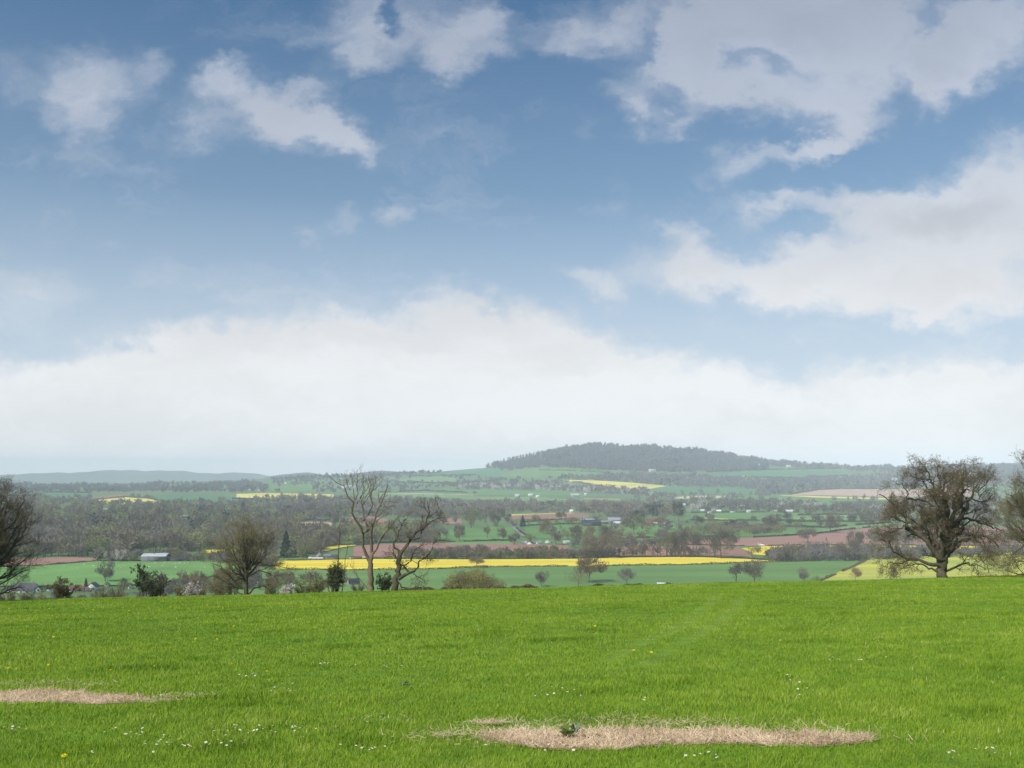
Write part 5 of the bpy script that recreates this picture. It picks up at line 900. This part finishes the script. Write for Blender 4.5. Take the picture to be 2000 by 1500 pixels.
def lawn():
    rho0, d0, d1, p = 3300., 5.4, 108., 1.9
    n = int(1.24*rho0*8**p/(2-p)*(d1**(2-p)-d0**(2-p)))
    u = G1.uniform(0, 1, n); y = (d0**(2-p)+u*(d1**(2-p)-d0**(2-p)))**(1/(2-p)); x = G1.uniform(-.62, .62, n)*y
    n2 = int(.40*2*9*rho0*8**p/(p-1)*(d0**(1-p)-d1**(1-p))); u2 = G1.uniform(0, 1, n2); y2 = (d0**(1-p)+u2*(d1**(1-p)-d0**(1-p)))**(1/(1-p)); x2 = np.where(G1.uniform(size=n2) < .5, -1, 1)*(.62*y2+9*G1.uniform(0, 1, n2)**1.25)
    x, y = np.concatenate([x, x2]), np.concatenate([y, y2]); n = len(x)
    def nz(x, y, f, s):
        g2 = np.random.default_rng(s); v = 0
        for k in range(7): a = g2.uniform(0, 6.28); w = f*g2.uniform(.6, 1.6); v = v+np.sin((x*cos(a)+y*sin(a))*w+g2.uniform(0, 6.28))
        return v/2.6
    patch = nz(x, y, 1.1, 3)*.5+nz(x, y, .28, 4)*.6; fine = nz(x, y, 5, 5)
    st = inpatch(x, y, SR) | inpatch(x, y, SL); keep = ~st | (G1.uniform(size=n) < .06)
    # tussocks
    tk = np.zeros(n); tt = np.random.default_rng(5)
    TS = [(1080,1252,1.),(270,1312,1.),(440,1235,.7),(540,1235,.7),(1100,1250,.8),(105,1232,.8),(360,1290,.5),(680,1262,.6),(850,1225,.5),(1610,1188,.8),(1760,1175,.6),(1880,1212,.5),(1500,1205,.6),(1290,1200,.5),(500,1378,.6),(620,1300,.4),(1600,1250,.5),(1330,1330,.5)]
    TS = [(*near_hit(a, b), w) for a, b, w in TS]+[(uu*dd, dd, w) for dd, uu, w in zip(tt.uniform(9, 90, 190), tt.uniform(-.58, .58, 190), tt.uniform(.2, .8, 190))]
    for tx, ty, w in TS:
        rad = .20+.007*ty+.2*w; e = ((x-tx)/(rad*1.15))**2+((y-ty)/rad)**2; tk = np.maximum(tk, w*np.exp(-e)*(e < 6))
    # tyre tracks
    trk = np.zeros(n)
    for L_ in ([(1398,1165),(1372,1195),(1330,1222),(1262,1252),(1180,1290)], [(1445,1170),(1432,1195),(1392,1222),(1330,1256),(1250,1300)]):
        q = np.array([near_hit(a, b) for a, b in L_]); cx_ = np.interp(y, q[::-1, 1], q[::-1, 0]); trk = np.maximum(trk, np.exp(-((x-cx_)/(.17+.0022*y))**2)*((y > q[:, 1].min()) & (y < q[:, 1].max())))
    h = (.041+.00055*y+.012*patch+.006*fine)*G1.uniform(.55, 1.35, n)*(1+.95*tk)*(1-.6*trk); h = np.clip(h, .018, .3)
    w = .0024*(y/8)**.93*G1.uniform(.7, 1.4, n); bend = G1.uniform(.15, .75, n)*h; a = G1.uniform(0, 2*pi, n); a = np.where(G1.uniform(size=n) < .15, G1.normal(.4, .8, n), a)
    tone = np.clip(.50+.17*patch+.08*fine+G1.normal(size=n)*.17-.62*tk+.24*trk, 0, 1); dry = G1.uniform(size=n) < .012; tone = np.where(dry, 1.25, tone)
    k = keep; x, y, h, w, bend, a, tone = (q[k] for q in (x, y, h, w, bend, a, tone)); n = len(x); z = near_z(x, y)-.008
    fa = G1.uniform(0, 2*pi, n); sx, sy = np.cos(fa), np.sin(fa); bx, by = np.cos(a)*bend, np.sin(a)*bend
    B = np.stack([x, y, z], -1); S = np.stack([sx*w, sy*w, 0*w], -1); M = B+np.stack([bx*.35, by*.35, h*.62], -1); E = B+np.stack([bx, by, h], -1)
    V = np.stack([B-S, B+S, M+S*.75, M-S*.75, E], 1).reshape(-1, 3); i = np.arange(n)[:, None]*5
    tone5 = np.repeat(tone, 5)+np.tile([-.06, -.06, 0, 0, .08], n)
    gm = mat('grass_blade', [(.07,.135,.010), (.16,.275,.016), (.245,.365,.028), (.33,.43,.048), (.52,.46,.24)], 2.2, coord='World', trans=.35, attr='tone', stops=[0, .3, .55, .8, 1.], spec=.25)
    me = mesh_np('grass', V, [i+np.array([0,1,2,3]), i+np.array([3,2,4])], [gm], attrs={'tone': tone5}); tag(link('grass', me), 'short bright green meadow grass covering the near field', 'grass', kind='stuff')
lawn()
# ---------------------------------------------------------------- straw
def straw(label, S, n, x0, x1, seed, stray):
    g = np.random.default_rng(seed); px = g.uniform(x0, x1, n*3); xs, t, b = zip(*S); tt, bb = np.interp(px, xs, t), np.interp(px, xs, b); row = g.uniform(tt.min(), bb.max(), n*3)
    u = (px-1000)/F; d = 1.6/((row-HR)/F-.099+.024*u); x, y = u*d, d; k = inpatch(x, y, S); x, y = x[k][:n], y[k][:n]
    sx = np.array([c for c, _ in stray for _ in range(_)], float); sp = g.normal(size=(len(sx), 2)); base = np.array([near_hit(c[0], c[1]) for c, m in stray for _ in range(m)]); spr = np.array([c[2] for c, m in stray for _ in range(m)])
    x = np.concatenate([x, base[:, 0]+sp[:, 0]*spr]); y = np.concatenate([y, base[:, 1]+sp[:, 1]*spr*.5]); m = len(x)
    L = g.uniform(.03, .11, m); a = g.uniform(0, 2*pi, m); el = np.abs(g.normal(0, .28, m)); el = np.where(g.uniform(size=m) < .06, g.uniform(.4, 1.2, m), el); w = g.uniform(.0010, .0022, m)
    up = g.uniform(0, .016, m)+.008*np.sin(x*7)+.004; up[-len(sx):] += .025; d = np.stack([np.cos(a)*np.cos(el), np.sin(a)*np.cos(el), np.sin(el)], -1)*L[:, None]
    B = np.stack([x, y, near_z(x, y)+up], -1); s = norm(np.cross(d, g.normal(size=(m, 3))*.4+np.array([0, 0, 1])))*w[:, None]; E = B+d; Mi = (B+E)/2+g.normal(size=(m, 3))*.006
    V = np.stack([B-s, B+s, Mi+s, Mi-s, E+s*.7, E-s*.7], 1).reshape(-1, 3); i = np.arange(m)[:, None]*6; tone = np.repeat(np.clip(g.uniform(-.1, .85, m)+.2*np.sin(x*3.1+y*2)*np.sin(x*1.3+1)+.12*np.sin(x*9), 0, 1), 6)
    sm_ = mat('straw', [(.30,.215,.125), (.58,.44,.29), (.74,.585,.42), (.76,.66,.42)], 6, coord='World', attr='tone', trans=.2)
    # the matted layer the loose stalks lie on
    q = np.linspace(xs[0], xs[-1], 90); tq, bq = np.interp(q, xs, t), np.interp(q, xs, b); R = []
    for kk in np.linspace(0, 1, 7):
        rw = tq+(bq-tq)*kk; uu = (q-1000)/F; dd = 1.6/((rw-HR)/F-.099+.024*uu); zz = near_z(uu*dd, dd)+.004+.016*math.sin(kk*pi)*(1+.4*np.sin(q*.2)); R.append(np.stack([uu*dd, dd, zz], -1))
    bed = grid_mesh('straw_bed', np.stack(R), mat('straw_mat', [(.12,.085,.05), (.36,.26,.17), (.52,.40,.28)], 40, coord='World', bump=.6, detail=8))
    r = empty('straw_patch', (x.mean(), y.mean(), float(near_z(x.mean(), y.mean())))); tag(r, label, 'straw'); Lc = np.array(r.location)
    bed.vertices.foreach_set('co', (np.stack(R).reshape(-1, 3)-Lc).astype(np.float32).ravel()); link('straw_bed', bed, r)
    o = link('straw_stalks', mesh_np('straw_stalks', V-Lc, [i+np.array([0,1,2,3]), i+np.array([3,2,4,5])], [sm_], attrs={'tone': tone}), r); o['kind'] = 'stuff'
straw('long strip of pinkish dry straw lying in the grass at the lower right', SR, 34000, 930, 1712, 3, [((958,1416,.11),330),((920,1440,.3),260),((860,1446,.3),90),((1320,1415,.3),260),((1500,1424,.5),260),((1200,1414,.4),220),((1740,1445,.5),60),((1050,1421,.4),200),((870,1445,.12),60),((990,1455,.3),120),((740,1412,.25),30)])
straw('strip of pale dry straw lying in the grass at the left edge', SL, 16000, -240, 372, 4, [((170,1346,.3),120),((90,1342,.3),120),((330,1367,.3),160),((380,1368,.2),70),((20,1345,.4),100)])
# ---------------------------------------------------------------- low plants in the straw
def weed(name, label, px, row, n, L, m, g, flat=.3):
    x, y = near_hit(px, row); z = float(near_z(x, y)); r = empty(name, (x, y, z)); tag(r, label, 'weed')
    for k in range(n):
        a = g.uniform(0, 6.28); l = L*g.uniform(.6, 1.1); e = flat+g.uniform(0, .5); ts = np.linspace(0, 1, 6); w = l*.2*np.sin(ts*pi)**.7+.003; X = np.cos(e)*l*ts; Z = np.sin(e)*l*ts-.25*l*ts**2+.01
        c = np.stack([X*cos(a), X*sin(a), Z], -1); s = np.array([-sin(a), cos(a), 0])*w[:, None]*(1+.35*np.sin(ts*25))[:, None]; f = np.array([0, 0, .35])*w[:, None]
        V = np.concatenate([c-s+f, c, c+s+f]); q = np.array([(i, i+1, 7+i, 6+i) for i in range(5)]+[(6+i, 7+i, 13+i, 12+i) for i in range(5)]); link('leaf', mesh_np('leaf', V, [q], [m]), r)
g = np.random.default_rng(8); WD = mat('weed_leaf', [(.06,.11,.025), (.12,.17,.04), (.20,.19,.05)], 9, coord='World', trans=.25); WG = mat('weed_leaf_grey', [(.11,.16,.09), (.20,.26,.16)], 9, coord='World', trans=.25); WB = mat('moss', [(.10,.09,.02), (.20,.17,.04)], 14, coord='World')
weed('dock_plant', 'tall green leaved weed growing through the straw at the gap', 1110, 1446, 9, .17, WD, g, .8); weed('thistle', 'grey green thistle rosette beside the green weed in the straw', 1124, 1436, 9, .14, WG, g, .9)
weed('dock_plant', 'low olive weed rosette left of the taller weed in the straw', 1100, 1444, 8, .12, WD, g, .2); weed('plantain', 'flat olive brown weed, left one of the pair right of the thistle', 1151, 1444, 9, .09, WB, g, .15); weed('plantain', 'flat olive brown weed, right one of the pair right of the thistle', 1178, 1443, 11, .10, WB, g, .15)
weed('dock_plant', 'tiny green weed seedling near the left end of the right straw strip', 1019, 1441, 5, .06, WD, g, .3)
weed('dock_plant', 'broad leaved weed flat in the grass in the middle of the field', 790, 1334, 8, .14, WG, g, .3)
# ---------------------------------------------------------------- daisies and dandelions
PET = sm('daisy_petal', (.82,.82,.80), .6); EYE = sm('daisy_eye', (.75,.55,.05)); DAN = sm('dandelion_petal', (.85,.68,.02), .6); STEM = sm('flower_stem', (.12,.22,.04))
def disc(r0, r1, n, z0, z1, ph=0):
    V = [(0, 0, z0)]; Q = []
    for i in range(n):
        a0 = 2*pi*i/n+ph; da = 2*pi/n*.42; V += [(cos(a0-da)*r0, sin(a0-da)*r0, z0), (cos(a0+da)*r0, sin(a0+da)*r0, z0), (cos(a0+da*.7)*r1, sin(a0+da*.7)*r1, z1), (cos(a0-da*.7)*r1, sin(a0-da*.7)*r1, z1)]; b = 1+4*i; Q.append((b, b+1, b+2, b+3))
    return np.array(V), np.array(Q)
DM = {}
def flower_meshes():
    v, q = disc(.002, .013, 14, 0, .003); DM['petals'] = mesh_np('petals', v, [q], [PET]); t = tubes(np.array([[[0, 0, -.0005], [0, 0, .0035], [0, 0, .005]]]), np.array([[.0045, .0042, .001]]), 8); DM['eye'] = mesh_np('eye', t[0], [t[1]], [EYE])
    L = [disc(.001+.003*k, .021-.0042*k, 16-2*k, .001+.002*k, .004+.0035*k, k*.3) for k in range(4)]; v, q = cat(L); DM['head'] = mesh_np('flower_head', v, [q], [DAN])
    t = tubes(np.array([[[.006, 0, -.16], [.002, .002, -.07], [0, 0, 0]]]), np.array([[.0014, .0013, .0013]]), 5); DM['stem'] = mesh_np('stem', t[0], [t[1]], [STEM])
flower_meshes()
def flower(kind_, px, row, label, group, s=1.):
    x, y = near_hit(px, row)
    if y < 6 or y > 95: return
    h = .075+.0006*y; r = empty(kind_, (x, y, float(near_z(x, y))+h)); r.scale = (s,)*3; r.rotation_euler = (rng.uniform(.1, .55), rng.uniform(-.3, .3), rng.uniform(0, 6)); tag(r, label, kind_, group)
    if kind_ == 'daisy': link('petals', DM['petals'], r); link('eye', DM['eye'], r); link('stem', DM['stem'], r)
    else: link('flower_head', DM['head'], r); link('stem', DM['stem'], r)
DC = [(355,1468,100,16,42,'white daisy of the wide scatter in the bottom left part of the field','daisies of the wide bottom left scatter'),(470,1442,70,9,26,'white daisy of the thick scatter left of the bottom middle','daisies of the thick scatter left of the bottom middle'),(40,1438,26,7,9,'white daisy of the little cluster low at the left edge','daisies low at the left edge'),(580,1441,30,10,9,'white daisy of the loose cluster near the middle of the bottom','daisies near the middle of the bottom'),
      (178,1490,8,3,4,'white daisy of the tight bunch at the very bottom left','daisies of the tight bunch at the very bottom left'),(712,1480,40,4,10,'white daisy of the row low in the middle','daisies of the row low in the middle'),(250,1448,40,8,12,'white daisy of the cluster under the left straw strip','daisies under the left straw strip'),
      (470,1330,26,6,8,'white daisy near the dandelions in the left half of the field','daisies in the left half of the field'),(790,1306,60,7,18,'white daisy in the middle of the field','daisies in the middle of the field'),(640,1302,30,4,7,'white daisy left of the middle of the field','daisies left of the middle of the field'),
      (1258,1373,22,4,6,'white daisy behind the right straw strip','daisies behind the right straw strip'),(1665,1297,50,4,13,'white daisy of the small row in the right half of the field','daisies of the small row in the right half'),(1365,1492,40,5,8,'white daisy at the bottom in front of the right straw','daisies in front of the right straw'),(1880,1482,90,8,16,'white daisy in the bottom right corner','daisies in the bottom right corner'),
      (1100,1360,60,14,12,'white daisy scattered above the right straw strip','daisies above the right straw strip'),(60,1255,50,8,8,'white daisy in the upper left of the field','daisies in the upper left of the field'),(550,1358,40,8,9,'white daisy between the two straw strips','daisies between the two straw strips'),(1080,1478,90,12,10,'white daisy at the bottom below the right straw strip','daisies below the right straw strip'),(1560,1345,100,20,10,'white daisy scattered in the right part of the field','daisies in the right part of the field')]
for cx_, cy_, sx_, sy_, n_, lab, grp in DC:
    for k in range(n_):
        px, row = cx_+rng.normal()*sx_*.6, cy_+rng.normal()*sy_*.6
        if row < 1510: flower('daisy', px, row, lab, grp, rng.uniform(.6, 1.1)*(1+max(0, (1420-row))*.002))
DD = [(382,1255,'orange yellow dandelion pair in the upper left middle of the field'),(424,1255,'small dandelion right of the orange yellow one in the upper left middle'),(105,1253,'dandelion alone at the upper left'),(480,1272,'dandelion just below the tussocks left of the middle'),(17,1320,'dandelion at the left edge over the straw'),(95,1314,'small dandelion over the left straw strip'),(216,1324,'dandelion above the middle of the left straw'),(302,1315,'dandelion in the dark tussock'),(452,1307,'dandelion left of the brightest one'),(521,1322,'brightest large dandelion left of the middle'),(125,1496,'dandelion at the very bottom left'),(322,1205,'dandelion far up the slope at left'),(456,1226,'small dandelion over the pair'),(921,1203,'dandelion far up the slope near the middle'),
      (900,1213,'small dandelion just under the one far up near the middle'),(1238,1276,'dandelion, left of the two in the middle right'),(1272,1280,'dandelion, right of the two in the middle right'),(1162,1229,'dandelion by the tussock right of the middle'),(1181,1202,'dandelion far up by the tyre tracks'),(1285,1251,'small yellow dandelion near the tyre tracks'),(1738,1197,'dandelion far up at the right'),(1884,1224,'reddish dandelion at the right'),(1790,1198,'small dandelion beside the far right one'),(1148,1293,'small dandelion below the middle tussocks'),(1970,1245,'dandelion near the right edge')]
for px, row, lab in DD: flower('dandelion', px, row, lab, None, 1.05+max(0, (1400-row))*.003)
for px, row in [(62,1184),(96,1188),(119,1187),(168,1190),(182,1191),(215,1188),(230,1186),(240,1189),(262,1187),(290,1190),(334,1189),(357,1183),(380,1182),(405,1186),(427,1190),(530,1180),(545,1172),(40,1192),(148,1193),(252,1194),(18,1189),(312,1194)]:
    flower('dandelion', px, row+2, 'tiny yellow dandelion in the strewn row near the upper edge of the field at left', 'dandelions in the row near the upper edge at left', 1.9)
# ---------------------------------------------------------------- haze: one closed box of even air
def haze_box():
    v = [(x, y, z) for x in (-15400, 15400) for y in (-3400, 12900) for z in (-99.5, 180)]
    f = [(0,1,3,2),(4,6,7,5),(0,4,5,1),(2,3,7,6),(0,2,6,4),(1,5,7,3)]
    me = bpy.data.meshes.new('haze'); me.from_pydata(v, [], f); me.update()
    m = bpy.data.materials.new('haze_air'); m.use_nodes = True; t = m.node_tree; t.nodes.clear()
    pv = NN(t, 'ShaderNodeVolumePrincipled'); pv.inputs['Color'].default_value = HAZE_COL; pv.inputs['Density'].default_value = HAZE
    pv.inputs['Anisotropy'].default_value = -0.3
    o = NN(t, 'ShaderNodeOutputMaterial'); wire(t, pv.outputs[0], o.inputs['Volume'])
    me.materials.append(m); tag(link('haze', me), 'pale blue haze lying over the valley and the hills', 'haze', kind='stuff')
HAZE = 1.05e-4; HAZE_COL = (.765, .88, 1.0, 1)
haze_box()
